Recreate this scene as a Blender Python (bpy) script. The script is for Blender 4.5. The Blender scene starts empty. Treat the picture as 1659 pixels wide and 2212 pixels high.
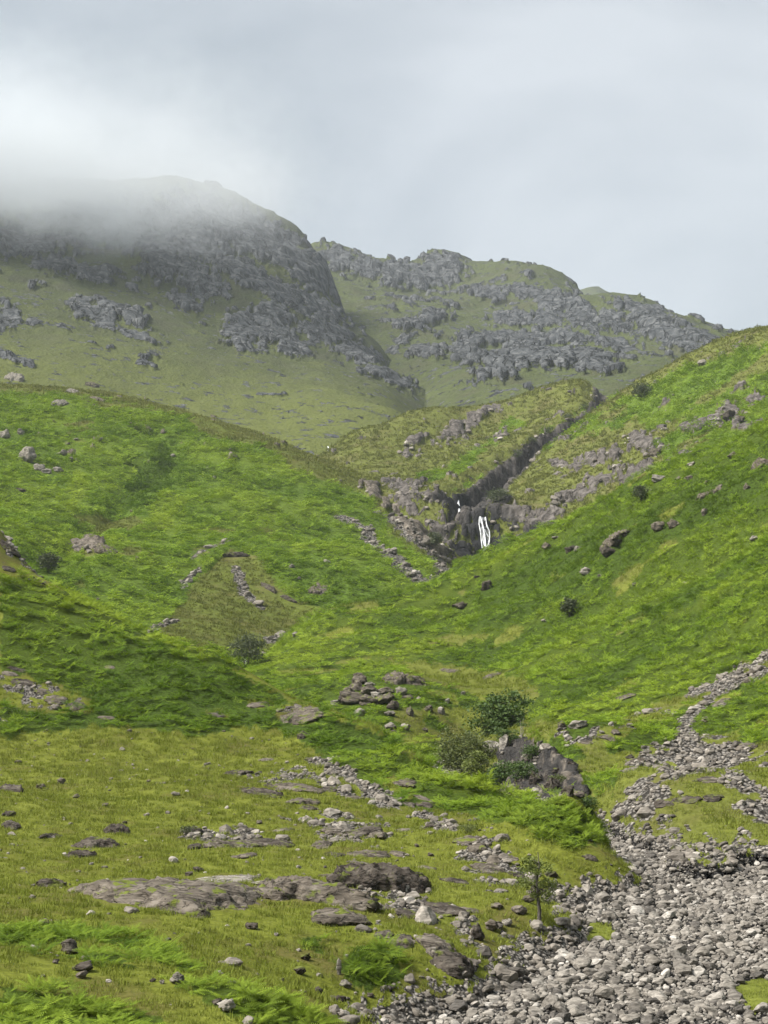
import bpy, bmesh, math, random
import numpy as np
from mathutils import Vector, Matrix

# ------------------------------------------------------------------ camera
# photo pixels are given on a 1659 x 2212 scale; eye level is z = 0, y = 1426
QW, QH, QF, QHOR = 1659.0, 2212.0, 3212.0, 1426.0
PITCH = math.atan((QHOR - QH / 2) / QF)
CP, SP = math.cos(PITCH), math.sin(PITCH)
sc = bpy.context.scene
col = sc.collection
cam_d = bpy.data.cameras.new('camera')
cam = bpy.data.objects.new('camera', cam_d)
col.objects.link(cam)
cam.rotation_euler = (math.pi / 2 + PITCH, 0, 0)
cam_d.sensor_fit = 'VERTICAL'
cam_d.sensor_height = 36.0
cam_d.sensor_width = 27.0
cam_d.lens = 36.0 * QF / QH
cam_d.clip_start = 0.5
cam_d.clip_end = 20000
sc.camera = cam

# ------------------------------------------------------------------ sky and sun
SUN_EL, SUN_AZ = math.radians(50), math.radians(-104)     # azimuth from the view direction: from the left
world = bpy.data.worlds.new('World')
sc.world = world
world.use_nodes = True
wn, wl = world.node_tree.nodes, world.node_tree.links
wn.clear()
w_out = wn.new('ShaderNodeOutputWorld')
w_bg = wn.new('ShaderNodeBackground')
w_sky = wn.new('ShaderNodeTexSky')
w_sky.sky_type = 'NISHITA'
w_sky.sun_disc = False
w_sky.sun_elevation = SUN_EL
w_sky.sun_rotation = SUN_AZ
w_tc = wn.new('ShaderNodeTexCoord')
w_map = wn.new('ShaderNodeMapping')
w_map.inputs['Scale'].default_value = (1.6, 1.6, 3.6)
w_map.inputs['Location'].default_value = (0.35, 0.1, 0.62)
w_n = wn.new('ShaderNodeTexNoise')
w_n.inputs['Scale'].default_value = 1.55
w_n.inputs['Detail'].default_value = 5
w_n.inputs['Roughness'].default_value = 0.48
w_n.inputs['Distortion'].default_value = 0.35
w_r = wn.new('ShaderNodeValToRGB')
w_r.color_ramp.elements[0].position = 0.37
w_r.color_ramp.elements[0].color = (0.425, 0.475, 0.518, 1)
w_r.color_ramp.elements[1].position = 0.63
w_r.color_ramp.elements[1].color = (0.700, 0.740, 0.773, 1)
w_mul = wn.new('ShaderNodeVectorMath'); w_mul.operation = 'SCALE'
w_mul.inputs['Scale'].default_value = 3.3
w_mix = wn.new('ShaderNodeMixRGB')
w_mix.inputs['Fac'].default_value = 0.93
wl.new(w_tc.outputs['Generated'], w_map.inputs['Vector'])
wl.new(w_map.outputs['Vector'], w_n.inputs['Vector'])
wl.new(w_n.outputs['Fac'], w_r.inputs['Fac'])
wl.new(w_r.outputs['Color'], w_mul.inputs[0])
wl.new(w_sky.outputs['Color'], w_mix.inputs['Color1'])
wl.new(w_mul.outputs['Vector'], w_mix.inputs['Color2'])
wl.new(w_mix.outputs['Color'], w_bg.inputs['Color'])
w_bg.inputs['Strength'].default_value = 0.048
wl.new(w_bg.outputs['Background'], w_out.inputs['Surface'])

sun_d = bpy.data.lights.new('sun', 'SUN')
sun_d.energy = 1.5
sun_d.angle = math.radians(22)
sun_d.color = (1.0, 0.96, 0.89)
sun = bpy.data.objects.new('sun', sun_d)
col.objects.link(sun)
sdir = Vector((math.cos(SUN_EL) * math.sin(SUN_AZ), math.cos(SUN_EL) * math.cos(SUN_AZ), math.sin(SUN_EL)))
sun.rotation_euler = sdir.to_track_quat('Z', 'Y').to_euler()
sun.location = sdir * 100

vs = sc.view_settings
vs.view_transform = 'Standard'
vs.look = 'None'
vs.gamma = 1.0
vs.use_curve_mapping = False
vs.exposure = 2.65
sc.cycles.max_bounces = 8
sc.cycles.diffuse_bounces = 2
sc.cycles.use_adaptive_sampling = True
sc.cycles.adaptive_threshold = 0.012
sc.cycles.transmission_bounces = 3
sc.cycles.volume_bounces = 6
sc.cycles.use_denoising = True

# ------------------------------------------------------------------ numeric helpers
rng = np.random.default_rng(7)
random.seed(7)

def qdir(x, y):
    u, v = (x - QW / 2) / QF, (QH / 2 - y) / QF
    return u, CP - v * SP, SP + v * CP
def at_range(x, y, r):
    a, b, c = qdir(x, y)
    k = r / math.hypot(a, b)
    return a * k, b * k, c * k
def project(X, Y, Z):
    dep = Y * CP + Z * SP
    up = -Y * SP + Z * CP
    return QW / 2 + QF * X / dep, QH / 2 - QF * up / dep

def hash2(ix, iy, seed):
    h = (ix.astype(np.int64) * 374761393 + iy.astype(np.int64) * 668265263 + seed * 1442695041) & 0xFFFFFFFF
    h = ((h ^ (h >> 13)) * 1274126177) & 0xFFFFFFFF
    return (h ^ (h >> 16)) & 0xFFFF
def perlin(x, y, seed=0):
    x0, y0 = np.floor(x), np.floor(y)
    fx, fy = x - x0, y - y0
    sx, sy = fx * fx * fx * (fx * (fx * 6 - 15) + 10), fy * fy * fy * (fy * (fy * 6 - 15) + 10)
    def g(ox, oy):
        a = hash2(x0 + ox, y0 + oy, seed) * (2 * math.pi / 65536.0)
        return np.cos(a) * (fx - ox) + np.sin(a) * (fy - oy)
    a, b, c, d = g(0, 0), g(1, 0), g(0, 1), g(1, 1)
    return 1.5 * ((a + sx * (b - a)) * (1 - sy) + (c + sx * (d - c)) * sy)
def fbm(x, y, octaves=4, seed=0, gain=0.5):
    s, a, f = 0, 1.0, 1.0
    for o in range(octaves):
        s = s + a * perlin(x * f, y * f, seed + o * 17)
        a *= gain; f *= 2.03
    return s
def ridged(x, y, octaves=4, seed=0, gain=0.5):
    s, a, f, t = 0, 1.0, 1.0, 0
    for o in range(octaves):
        s = s + a * (1 - 2 * np.abs(perlin(x * f, y * f, seed + o * 17)))
        t += a; a *= gain; f *= 2.07
    return s / t
def sstep(a, b, x):
    t = np.clip((x - a) / (b - a), 0, 1)
    return t * t * (3 - 2 * t)

# ------------------------------------------------------------------ landforms from control points
class Land:
    def __init__(self): self.p, self.rd = [], []
    def v(self, *pts):                     # seen points: photo x, y and range in metres
        for x, y, r in pts:
            X, Y, Z = at_range(x, y, r); self.p.append((math.atan2(X, Y), math.log(r), Z))
        return self
    def ridge(self, *pts, b1=(1.1, 0.05), b2=(1.32, 0.28)):
        for x, y, r in pts:
            X, Y, Z = at_range(x, y, r); a = math.atan2(X, Y)
            self.rd.append((len(self.p), a, math.log(r), Z / r))
            self.p.append((a, math.log(r), Z))
            self.p.append((a, math.log(r * b1[0]), Z - b1[1] * r))
            self.p.append((a, math.log(r * b2[0]), Z - b2[1] * r))
        return self
    def w(self, *pts):                     # hidden points: photo x at eye level, range, height
        for x, r, z in pts:
            self.p.append((math.atan((x - QW / 2) / QF), math.log(r), z))
        return self
    def tune(self, n=4):                   # bring each crest onto its sight line
        self.fit()
        for _ in range(n):
            for i, a, l, t in self.rd:
                ls = np.linspace(l - 0.22, l + 0.16, 90)
                e = (self(np.full(90, a), ls) / np.exp(ls)).max() - t
                for k in range(3):
                    q = self.p[i + k]; self.p[i + k] = (q[0], q[1], q[2] - 0.7 * e * math.exp(q[1]))
            self.fit()
        return self
    def fit(self, lam=1e-5):
        P = np.array(self.p); n = len(P)
        d2 = ((P[:, None, :2] - P[None, :, :2]) ** 2).sum(-1)
        K = 0.5 * d2 * np.log(d2 + 1e-12) + lam * np.eye(n)
        M = np.zeros((n + 3, n + 3)); M[:n, :n] = K
        M[:n, n] = 1; M[:n, n + 1:] = P[:, :2]; M[n, :n] = 1; M[n + 1:, :n] = P[:, :2].T
        self.P, self.wt = P, np.linalg.solve(M, np.concatenate([P[:, 2], [0, 0, 0]]))
        return self
    def __call__(self, az, lr):
        out = np.full(az.shape, self.wt[-3]) + self.wt[-2] * az + self.wt[-1] * lr
        for (a, l, _), w in zip(self.P, self.wt[:-3]):
            d2 = (az - a) ** 2 + (lr - l) ** 2
            out += (0.5 * w) * d2 * np.log(d2 + 1e-12)
        return out

LA = Land().w((-400, 9, -3.6), (0, 9, -4.2), (830, 9, -5.2), (1659, 9, -7.5), (2200, 9, -8.5),
              (-900, 40, -5.5), (-900, 100, 0), (-700, 150, 16), (1659, 24, -11.5), (1659, 60, -13.5), (1659, 90, -14), (2400, 60, -17))
LA.v((0, 2212, 31), (400, 2212, 34), (800, 2212, 38), (0, 2000, 46), (400, 2000, 48), (700, 2000, 50),
     (0, 1850, 64), (400, 1850, 64), (700, 1850, 66), (1000, 1850, 68), (1000, 1950, 57), (900, 2080, 48),
     (0, 1700, 88), (400, 1700, 88), (700, 1700, 90), (1000, 1790, 77), (1200, 1850, 68.5), (1150, 1960, 57.5), (1000, 2060, 50),
     (0, 1585, 112), (400, 1585, 112), (600, 1600, 112), (800, 1690, 96), (200, 1480, 125), (0, 1420, 130), (0, 1500, 121),
     (500, 1530, 120), (800, 1630, 105), (1000, 1745, 86), (0, 1240, 150), (1150, 1780, 78))
LA.w((1130, 46, -11.8), (1330, 56, -11.8), (1400, 66, -11.6), (1400, 80, -12), (1000, 40, -11.9))
LA.ridge((1325, 1835, 70), (1290, 1772, 77), (1240, 1742, 81.5), (1180, 1727, 84), (1080, 1715, 88), (1000, 1690, 93), (920, 1640, 103), (830, 1580, 113),
         (720, 1540, 120), (640, 1510, 125), (560, 1465, 130), (480, 1420, 135), (350, 1385, 140), (250, 1335, 145), (130, 1270, 152), (0, 1150, 165), b1=(1.1, 0.03), b2=(1.35, 0.16))
LB = Land().v((1659, 1760, 87), (1400, 1735, 89), (1300, 1720, 93), (1500, 1690, 100), (1659, 1650, 105), (1320, 1650, 107), (1450, 1600, 118),
              (1659, 1550, 122), (1200, 1610, 128), (1150, 1560, 145), (1659, 1415, 145), (1400, 1480, 150), (1200, 1520, 160), (1150, 1450, 185),
              (1659, 1300, 165), (1400, 1380, 175), (1200, 1410, 190), (1000, 1490, 185), (1000, 1450, 205), (850, 1440, 210), (1100, 1490, 180),
              (780, 1462, 172), (880, 1452, 178), (740, 1505, 165), (900, 1540, 158), (850, 1570, 150), (900, 1600, 143), (970, 1625, 136), (1110, 1612, 119), (1170, 1615, 114), (1235, 1645, 107), (1275, 1692, 100), (1105, 1712, 104.5), (1170, 1722, 103), (1235, 1733, 98.5), (700, 1488, 190), (650, 1440, 215),
              (800, 1400, 230), (1000, 1380, 230), (1659, 1150, 205), (1400, 1200, 220), (1200, 1300, 225), (1000, 1330, 250))
LB.ridge((1659, 945, 265), (1500, 1000, 275), (1380, 1065, 285), (1200, 1150, 295), (1065, 1210, 300), (940, 1265, 295), (800, 1325, 285), (620, 1390, 270), (555, 1440, 250))
LB.w((2100, 250, 52), (2100, 150, 18), (2100, 90, -7), (2000, 72, -10), (2000, 60, -10.9), (1950, 42, -11), (2600, 36, -8), (2600, 15, -9), (1659, 75, -11), (1659, 60, -12), (1659, 30, -13), (1000, 50, -15), (1300, 40, -13.5), (1500, 60, -11.6),
     (1560, 75, -10.2), (400, 60, -17), (0, 100, -22), (600, 140, -13), (0, 200, -16), (300, 250, -14), (1068, 133, -12), (1060, 150, -11.5), (1078, 112, -11.5), (1260, 90, -11.2))
LC = Land().v((600, 1380, 275), (500, 1400, 262), (400, 1350, 275), (130, 1270, 290), (0, 1145, 330), (250, 1300, 285), (500, 1300, 300), (700, 1340, 300), (800, 1320, 310), (900, 1270, 335), (985, 1238, 385),
              (0, 1050, 400), (250, 1150, 370), (500, 1150, 380), (700, 1180, 390), (850, 1150, 420), (950, 1190, 420), (0, 950, 480), (300, 1000, 470), (600, 1050, 460), (800, 1075, 465))
LC.ridge((-300, 800, 600), (0, 830, 600), (150, 843, 600), (300, 863, 600), (450, 907, 580), (600, 952, 560), (715, 997, 540), (825, 1045, 510), b1=(1.08, -0.004), b2=(1.3, 0.06))
LC.w((1040, 415, 14), (1300, 450, -10), (1659, 400, -45), (800, 220, -9), (1659, 300, -45), (300, 220, -4), (0, 200, -4), (0, 150, -20), (-800, 300, 30), (-800, 200, 0), (1000, 560, 40))
LF = Land().v((1050, 1222, 448), (1000, 1232, 440), (1100, 1200, 446), (1180, 1160, 442), (1040, 1113, 455), (1000, 1098, 456), (1100, 1118, 455), (1170, 1105, 455),
              (985, 1072, 468), (950, 1050, 486), (880, 1050, 482), (830, 1042, 515), (1060, 1075, 470), (1150, 1078, 470), (1250, 1085, 455), (1350, 1060, 430), (1450, 1000, 425), (1659, 930, 430),
              (1300, 1000, 480), (1200, 1020, 500), (1100, 1040, 510), (1020, 1058, 500), (1500, 900, 500), (1659, 850, 500), (1400, 930, 520), (1250, 950, 550),
              (900, 960, 620), (1000, 930, 650), (1100, 900, 670), (1000, 1000, 570), (900, 1010, 570), (800, 1012, 570), (760, 980, 600))
LF.ridge((1900, 640, 560), (1659, 698, 600), (1560, 740, 630), (1470, 785, 670), (1400, 808, 700), (1340, 822, 720), (1200, 830, 740), (1080, 870, 720), (950, 885, 700), (850, 910, 680), (740, 945, 650), (705, 972, 625), b1=(1.08, 0.03), b2=(1.3, 0.12))
LF.w((400, 600, 50), (0, 600, 10), (600, 450, 25), (0, 400, -20), (800, 380, 3), (1000, 400, 12), (1200, 390, 12), (1659, 340, 20), (1659, 250, -25), (800, 300, -25), (2200, 400, 60), (2200, 250, 0))
LD = Land().v((0, 800, 820), (300, 850, 820), (600, 900, 800), (720, 958, 720), (850, 900, 820), (0, 700, 950), (300, 760, 930), (600, 820, 930), (850, 855, 950),
              (0, 600, 1080), (250, 650, 1080), (450, 700, 1080), (600, 740, 1080), (750, 795, 1050), (880, 815, 1090),
              (0, 510, 1250), (200, 520, 1250), (400, 560, 1230), (600, 640, 1200), (700, 690, 1220), (630, 550, 1400))
LD.ridge((-350, 430, 1500), (0, 415, 1500), (120, 395, 1500), (300, 392, 1500), (430, 403, 1480), (500, 428, 1470), (560, 460, 1460), (620, 492, 1460), (660, 522, 1450), (700, 590, 1400), (740, 690, 1330), (820, 760, 1260), b1=(1.08, 0.03), b2=(1.3, 0.16))
LD.w((0, 650, 92), (400, 650, 80), (715, 600, 55), (1200, 800, 60), (1000, 950, 130), (1000, 1200, 150), (1300, 1300, 60), (1659, 800, 10), (0, 400, -10), (1659, 400, -60), (830, 400, 0), (-500, 900, 190), (1659, 1500, -50))
LE = Land().v((1000, 868, 950), (1200, 825, 1000), (1350, 810, 1000), (1000, 830, 1030), (900, 800, 1150), (1000, 780, 1250), (820, 660, 1550),
              (800, 620, 1700), (950, 620, 1750), (1100, 640, 1650), (1250, 680, 1500), (1000, 700, 1480), (850, 720, 1380), (1150, 730, 1380), (1350, 730, 1350), (1500, 765, 1250), (1100, 790, 1200), (1250, 790, 1150), (1400, 785, 1150))
LE.ridge((500, 560, 1850), (640, 545, 1850), (690, 535, 1850), (745, 545, 1850), (800, 567, 1900), (845, 576, 1930), (885, 577, 1930), (925, 554, 1930), (950, 545, 1930), (990, 552, 1930), (1020, 571, 1900), (1150, 584, 1850), (1250, 625, 1750), (1350, 655, 1650), (1450, 681, 1560), (1580, 731, 1450), (1659, 765, 1400), (1950, 850, 1300), b1=(1.08, 0.03), b2=(1.3, 0.2))
LE.w((400, 1200, 150), (0, 1200, 100), (0, 1900, 200), (700, 1000, 110), (400, 800, 40), (1200, 800, 105), (1659, 800, 110), (1659, 400, -20), (830, 400, 0), (2000, 900, 130))
LANDS = [l.tune() for l in (LA, LB, LC, LF, LD, LE)]
BANK, RIGHT, LEFT, MIDDLE, FAR, BACK, BED = range(7)
BED_R = np.log([5, 41, 60, 80, 95, 130, 150, 200, 250, 300, 400, 445, 458, 520, 640, 750, 4000])
BED_Z = np.array([-11.2, -10.7, -10.5, -10.2, -10.0, -9.6, -9.2, -7.0, -3.5, 4, 19, 26, 40, 52, 80, 95, 100.])

def base_height(az, lr):
    hs = [l(az, lr) for l in LANDS] + [np.interp(lr, BED_R, BED_Z)]
    r = np.exp(lr)
    hs[FAR] = np.where(r < 560, -100, hs[FAR])
    hs[BACK] = np.where(r < 760, -100, hs[BACK])
    hs[LEFT] = np.where(r < 170, -100, hs[LEFT])
    hs[MIDDLE] = np.where(r < 330, -100, hs[MIDDLE])
    hs[BANK] = np.where(r > 240, -100, hs[BANK])
    return hs

# ------------------------------------------------------------------ terrain grid (azimuth x log range)
AZ_IN = math.radians(15.3)
az_in = np.linspace(-AZ_IN, AZ_IN, 560)
az_out = AZ_IN + (math.radians(42) - AZ_IN) * (np.arange(1, 33) / 32.0) ** 1.6
AZ = np.concatenate([-az_out[::-1], az_in, az_out])
rows = []
for r0, r1, n in ((9, 28, 50), (28, 170, 430), (170, 340, 200), (340, 440, 70), (440, 462, 40), (462, 760, 150), (760, 2050, 420), (2050, 2700, 14)):
    rows.append(np.exp(np.linspace(math.log(r0), math.log(r1), n, endpoint=False)))
RR = np.concatenate(rows + [[2700.0]])
NA, NR = len(AZ), len(RR)

class Probe:                                   # sight lines against a height grid
    def __init__(self, az, rr, H):
        self.az, self.rr, self.H, self.T = az, rr, H, H / rr[:, None]
        self.start = np.searchsorted(rr, 24.0)
    def hit(self, x, y):
        a, b, c = qdir(x, y)
        az, t = math.atan2(a, b), c / math.hypot(a, b)
        j = int(np.clip(np.searchsorted(self.az, az), 1, len(self.az) - 1))
        f = (az - self.az[j - 1]) / (self.az[j] - self.az[j - 1])
        T = self.T[self.start:, j - 1] * (1 - f) + self.T[self.start:, j] * f
        k = int(np.argmax(T >= t))
        if T[k] < t: return None
        r1 = self.rr[self.start + k]
        if k > 0:
            r0 = self.rr[self.start + k - 1]
            g = (t - T[k - 1]) / max(T[k] - T[k - 1], 1e-9)
            r1 = r0 + (r1 - r0) * min(max(g, 0), 1)
        return Vector((r1 * math.sin(az), r1 * math.cos(az), r1 * t))
    def height(self, X, Y):
        az, r = np.arctan2(X, Y), np.hypot(X, Y)
        j = np.clip(np.searchsorted(self.az, az), 1, len(self.az) - 1)
        i = np.clip(np.searchsorted(self.rr, r), 1, len(self.rr) - 1)
        f = np.clip((az - self.az[j - 1]) / (self.az[j] - self.az[j - 1]), 0, 1)
        g = np.clip((r - self.rr[i - 1]) / (self.rr[i] - self.rr[i - 1]), 0, 1)
        H = self.H
        return (H[i - 1, j - 1] * (1 - f) + H[i - 1, j] * f) * (1 - g) + (H[i, j - 1] * (1 - f) + H[i, j] * f) * g

c_az = np.linspace(-0.4, 0.4, 320); c_rr = np.exp(np.linspace(math.log(9), math.log(2700), 520))
CA, CL = np.meshgrid(c_az, np.log(c_rr))
coarse = Probe(c_az, c_rr, np.max(base_height(CA, CL), axis=0))

GA, GR = np.meshgrid(AZ, RR)
GX, GY = GR * np.sin(GA), GR * np.cos(GA)
_hs = np.array(base_height(GA, np.log(GR)))
OWN = _hs.argmax(0)
H = _hs.max(0)
del _hs
def own(*k): return np.isin(OWN, k)

def poly_mask(pts, x, y):
    ins = np.zeros(x.shape, bool)
    n = len(pts)
    for i in range(n):
        (x0, y0), (x1, y1) = pts[i], pts[(i + 1) % n]
        if y0 == y1: continue
        c = ((y0 > y) != (y1 > y)) & (x < (x1 - x0) * (y - y0) / (y1 - y0) + x0)
        ins ^= c
    return ins
def blob_field(blobs, x, y):                   # 1 at a blob's centre, 0 on its edge
    f = np.full(x.shape, -9.0)
    for cx, cy, rx, ry, *an in blobs:
        s = np.where((np.abs(x - cx) < 2.2 * (rx + ry)) & (np.abs(y - cy) < 2.2 * (rx + ry)))
        a = math.radians(an[0]) if an else 0
        dx, dy = x[s] - cx, y[s] - cy
        u, v = (dx * math.cos(a) + dy * math.sin(a)) / rx, (-dx * math.sin(a) + dy * math.cos(a)) / ry
        f[s] = np.maximum(f[s], 1 - np.sqrt(u * u + v * v))
    return f
def line_field(pts, probe):                    # distance on the ground to a line drawn in the photo, and the side
    P = [probe.hit(*p) for p in pts]
    P = [p for p in P if p is not None]
    lo, hi = min(p.xy.length for p in P) * 0.9, max(p.xy.length for p in P) * 1.1
    S = np.nonzero((GR > lo) & (GR < hi))
    X, Y = GX[S], GY[S]
    d = np.full(X.shape, 1e9); side = np.zeros(X.shape)
    for a, b in zip(P[:-1], P[1:]):
        ex, ey = b.x - a.x, b.y - a.y
        l2 = ex * ex + ey * ey
        t = np.clip(((X - a.x) * ex + (Y - a.y) * ey) / l2, 0, 1)
        dd = np.hypot(X - a.x - t * ex, Y - a.y - t * ey)
        m = dd < d
        d = np.where(m, dd, d)
        side = np.where(m, ((X - a.x) * ey - (Y - a.y) * ex) / math.sqrt(l2), side)
    D, SD = np.full(GX.shape, 1e9), np.zeros(GX.shape)
    D[S], SD[S] = d, side
    return D, SD

# --- broad relief
def put(mask, fn, arrs=()):                    # add fn(x, y, range, ...) only where the mask holds
    s = np.nonzero(mask)
    H[s] += fn(GX[s], GY[s], GR[s], *[k[s] for k in arrs])
def only(mask, fn, fill=0.0):
    o = np.full(GX.shape, fill); s = np.nonzero(mask); o[s] = fn(GX[s], GY[s]); return o
pa, pb = coarse.hit(1150, 1450), coarse.hit(1640, 1240)
e = Vector((pb.x - pa.x, pb.y - pa.y)).normalized()
al, ac = GX * e.x + GY * e.y, -GX * e.y + GY * e.x
put(own(BANK), lambda x, y, r: 0.22 * fbm(x / 9, y / 9, 4, 11))
put(own(BED), lambda x, y, r: 0.25 * fbm(x / 6, y / 6, 3, 12))
put(own(LEFT), lambda x, y, r: 1.6 * fbm(x / 55, y / 55, 5, 13))
put(own(MIDDLE), lambda x, y, r: 2.2 * fbm(x / 60, y / 60, 5, 14))
put(own(FAR, BACK), lambda x, y, r: (3 + 9 * np.clip((r - 800) / 500, 0, 1)) * (ridged(x / 170, y / 170, 5, 15) - 0.15) + 0.8 * fbm(x / 18, y / 18, 3, 16))
put(own(RIGHT), lambda x, y, r, h, u, v: (0.25 + 0.75 * sstep(0, 8, h + 3)) * (2.6 * ridged(u / 110, v / 19, 3, 18) + 0.5 * fbm(x / 14, y / 14, 3, 19)), (H, al, ac))

# --- incised gullies, a landslip and worn lines
d, sd = line_field([(1345, 822), (1300, 852), (1235, 890), (1160, 938), (1090, 990), (1020, 1040), (975, 1072)], coarse)
gn = only(own(MIDDLE), lambda x, y: fbm(x / 22, y / 22, 4, 23))
d = np.abs(d + 4.5 * gn)
gul = np.where(own(MIDDLE), np.exp(-(np.where(sd > 0, d / 6.0, d / 11.0)) ** 2), 0)
H -= (13 + 5 * gn) * gul
GULLY = sstep(0.2, 0.5, gul + 0.25 * gn)
d, sd = line_field([(325, 930), (370, 955), (385, 985), (330, 1020), (262, 1080), (215, 1115), (160, 1160), (110, 1210)], coarse)
q0 = only(own(LEFT), lambda x, y: fbm(x / 18, y / 18, 3, 24))
gc = np.where(own(LEFT), np.exp(-(np.abs(d + 3 * q0) / 4.5) ** 2), 0)
H -= 3.4 * gc
QX, QY = project(GX, GY, H)
wx, wy = QX + 9 * fbm(QX / 40, QY / 40, 3, 21), QY + 6 * fbm(QX / 40, QY / 30, 3, 22)
SLIP = own(LEFT) & poly_mask([(400, 1290), (450, 1225), (490, 1196), (545, 1200), (590, 1262), (640, 1305), (700, 1310), (730, 1340), (640, 1370), (560, 1410), (420, 1400), (340, 1370)], wx, wy)
d, sd = line_field([(455, 1215), (490, 1197), (535, 1198), (550, 1215)], coarse)
H += np.where(own(LEFT), 0.9 * np.exp(-((d - 2) / 2.5) ** 2) * (sd < 0), 0)

# --- rock
FAR_BLOBS = [(60, 515, 90, 42), (170, 490, 90, 50), (300, 490, 110, 60, 10), (420, 500, 100, 70, 15), (520, 500, 80, 50, 25), (600, 530, 80, 40, 35), (670, 585, 60, 36, 50),
             (360, 560, 60, 50, 30), (430, 610, 60, 38, 25), (520, 590, 70, 26, 25), (600, 635, 95, 24, 28), (690, 668, 70, 24, 30), (520, 712, 40, 42), (585, 700, 44, 56, 30), (630, 745, 40, 26, 30),
             (700, 720, 62, 28, 12), (775, 765, 55, 22, 20), (860, 742, 40, 18, 25), (205, 598, 46, 17), (125, 575, 60, 15), (175, 668, 32, 20, 30), (225, 690, 40, 24, 30), (12, 690, 26, 34, 50), (290, 695, 34, 14, 20),
             (400, 655, 40, 16, 20), (300, 730, 44, 9, 15), (840, 815, 60, 15, 20), (20, 775, 60, 8, 18), (700, 590, 30, 60, 50)]
BACK_BLOBS = [(950, 585, 62, 40, -10), (905, 600, 46, 30), (850, 592, 52, 26), (790, 580, 50, 24, 15), (730, 560, 46, 28, 20), (1060, 632, 46, 22), (1130, 630, 42, 18, 10), (1190, 655, 46, 26, 20), (1250, 680, 62, 30, 30),
              (1105, 692, 46, 18), (1180, 690, 40, 20, 10), (1060, 735, 60, 15, -8), (1150, 738, 72, 18, -4), (1230, 730, 40, 16, 15), (1010, 760, 40, 28, 30), (1100, 785, 85, 28, -28), (1190, 775, 75, 22, 8), (1270, 780, 60, 18, 12),
              (1330, 700, 48, 20, 20), (1420, 710, 80, 28, 22), (1330, 745, 62, 15, 10), (1300, 800, 50, 10), (930, 690, 46, 14, -10), (915, 765, 44, 14), (880, 705, 40, 12), (1480, 745, 50, 18, 25), (1400, 680, 90, 20, 18), (1520, 735, 70, 14, 22)]
MID_BLOBS = [(985, 935, 60, 26, -25), (1020, 905, 50, 18, -20), (1065, 885, 40, 12), (900, 955, 50, 14, -25), (885, 985, 26, 10), (1080, 940, 22, 14, -50),
             (1390, 960, 48, 34, 30), (1330, 985, 36, 16, -10), (1270, 1000, 60, 15, -15), (1210, 1005, 30, 15), (1380, 1030, 80, 34, -10), (1290, 1040, 70, 18, -20), (1240, 1075, 70, 16, -20), (1580, 895, 36, 32, 20), (1630, 860, 30, 16), (1600, 925, 40, 10),
             (1480, 985, 30, 9), (1520, 920, 70, 20, -10), (1110, 1115, 90, 26, 10), (1170, 1130, 60, 30, -20), (1030, 1135, 60, 45), (985, 1100, 50, 24, 20), (920, 1070, 60, 20, 20), (950, 1150, 50, 40, 30), (1060, 1180, 80, 45, 0), (870, 1060, 60, 20, 25), (1000, 1200, 60, 30, 35), (1150, 1160, 60, 30, -30),
             (1400, 800, 60, 8, -25), (1330, 822, 40, 8, -30), (880, 1090, 50, 22, 30), (1070, 1085, 40, 16, 0)]
LEFT_BLOBS = [(820, 1065, 50, 16, 25), (860, 1100, 50, 16, 30), (900, 1150, 46, 16, 35), (950, 1190, 46, 16, 35), (190, 1182, 46, 12), (690, 1272, 16, 12), (890, 1075, 30, 20)]
near = np.clip(GR / 100, 0.3, 1)
q1 = fbm(QX / 22, QY / 16, 4, 31)
q2 = fbm(QX / 9, QY / 14, 3, 35)
ROCK = np.zeros(H.shape)
for k, blobs in ((FAR, FAR_BLOBS), (BACK, BACK_BLOBS), (MIDDLE, MID_BLOBS), (LEFT, LEFT_BLOBS)):
    s = own(k) if k != MIDDLE else own(MIDDLE, BED) & (GR > 330)
    f = blob_field(blobs, QX, QY)
    ROCK = np.where(s, np.maximum(ROCK, sstep(-0.12, 0.30, f + {MIDDLE: -0.27, FAR: 0.06, BACK: -0.02, LEFT: -0.06}[k] + 0.45 * q1 + 0.34 * q2)), ROCK)
# scattered ribs and scree over the mountain
zone = own(FAR, BACK) & (GR > 850)
up = sstep(900, 1300, GR)
sc_f = only(zone, lambda x, y: fbm(x / 26, y / 40, 4, 41, 0.6) + 0.25 * fbm(x / 160, y / 160, 2, 42), -9.)
ROCK = np.where(zone, np.maximum(ROCK, 0.95 * sstep(0.62 - 0.16 * up, 0.92 - 0.16 * up, sc_f)), ROCK)
zone = own(MIDDLE) | (own(LEFT) & (QY < 1000))
sc_m = only(zone, lambda x, y: fbm(x / 9, y / 14, 4, 43, 0.6), -9.)
ROCK = np.where(zone, np.maximum(ROCK, 0.9 * sstep(0.78, 0.98, sc_m)), ROCK)
WALL = own(RIGHT) & poly_mask([(1085, 1630), (1125, 1600), (1185, 1622), (1240, 1668), (1268, 1705), (1265, 1760), (1070, 1760), (1072, 1680)], QX + 6 * q1, QY + 5 * q2)
ROCK = np.maximum(ROCK, np.maximum(GULLY, 0.95 * WALL))
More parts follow.
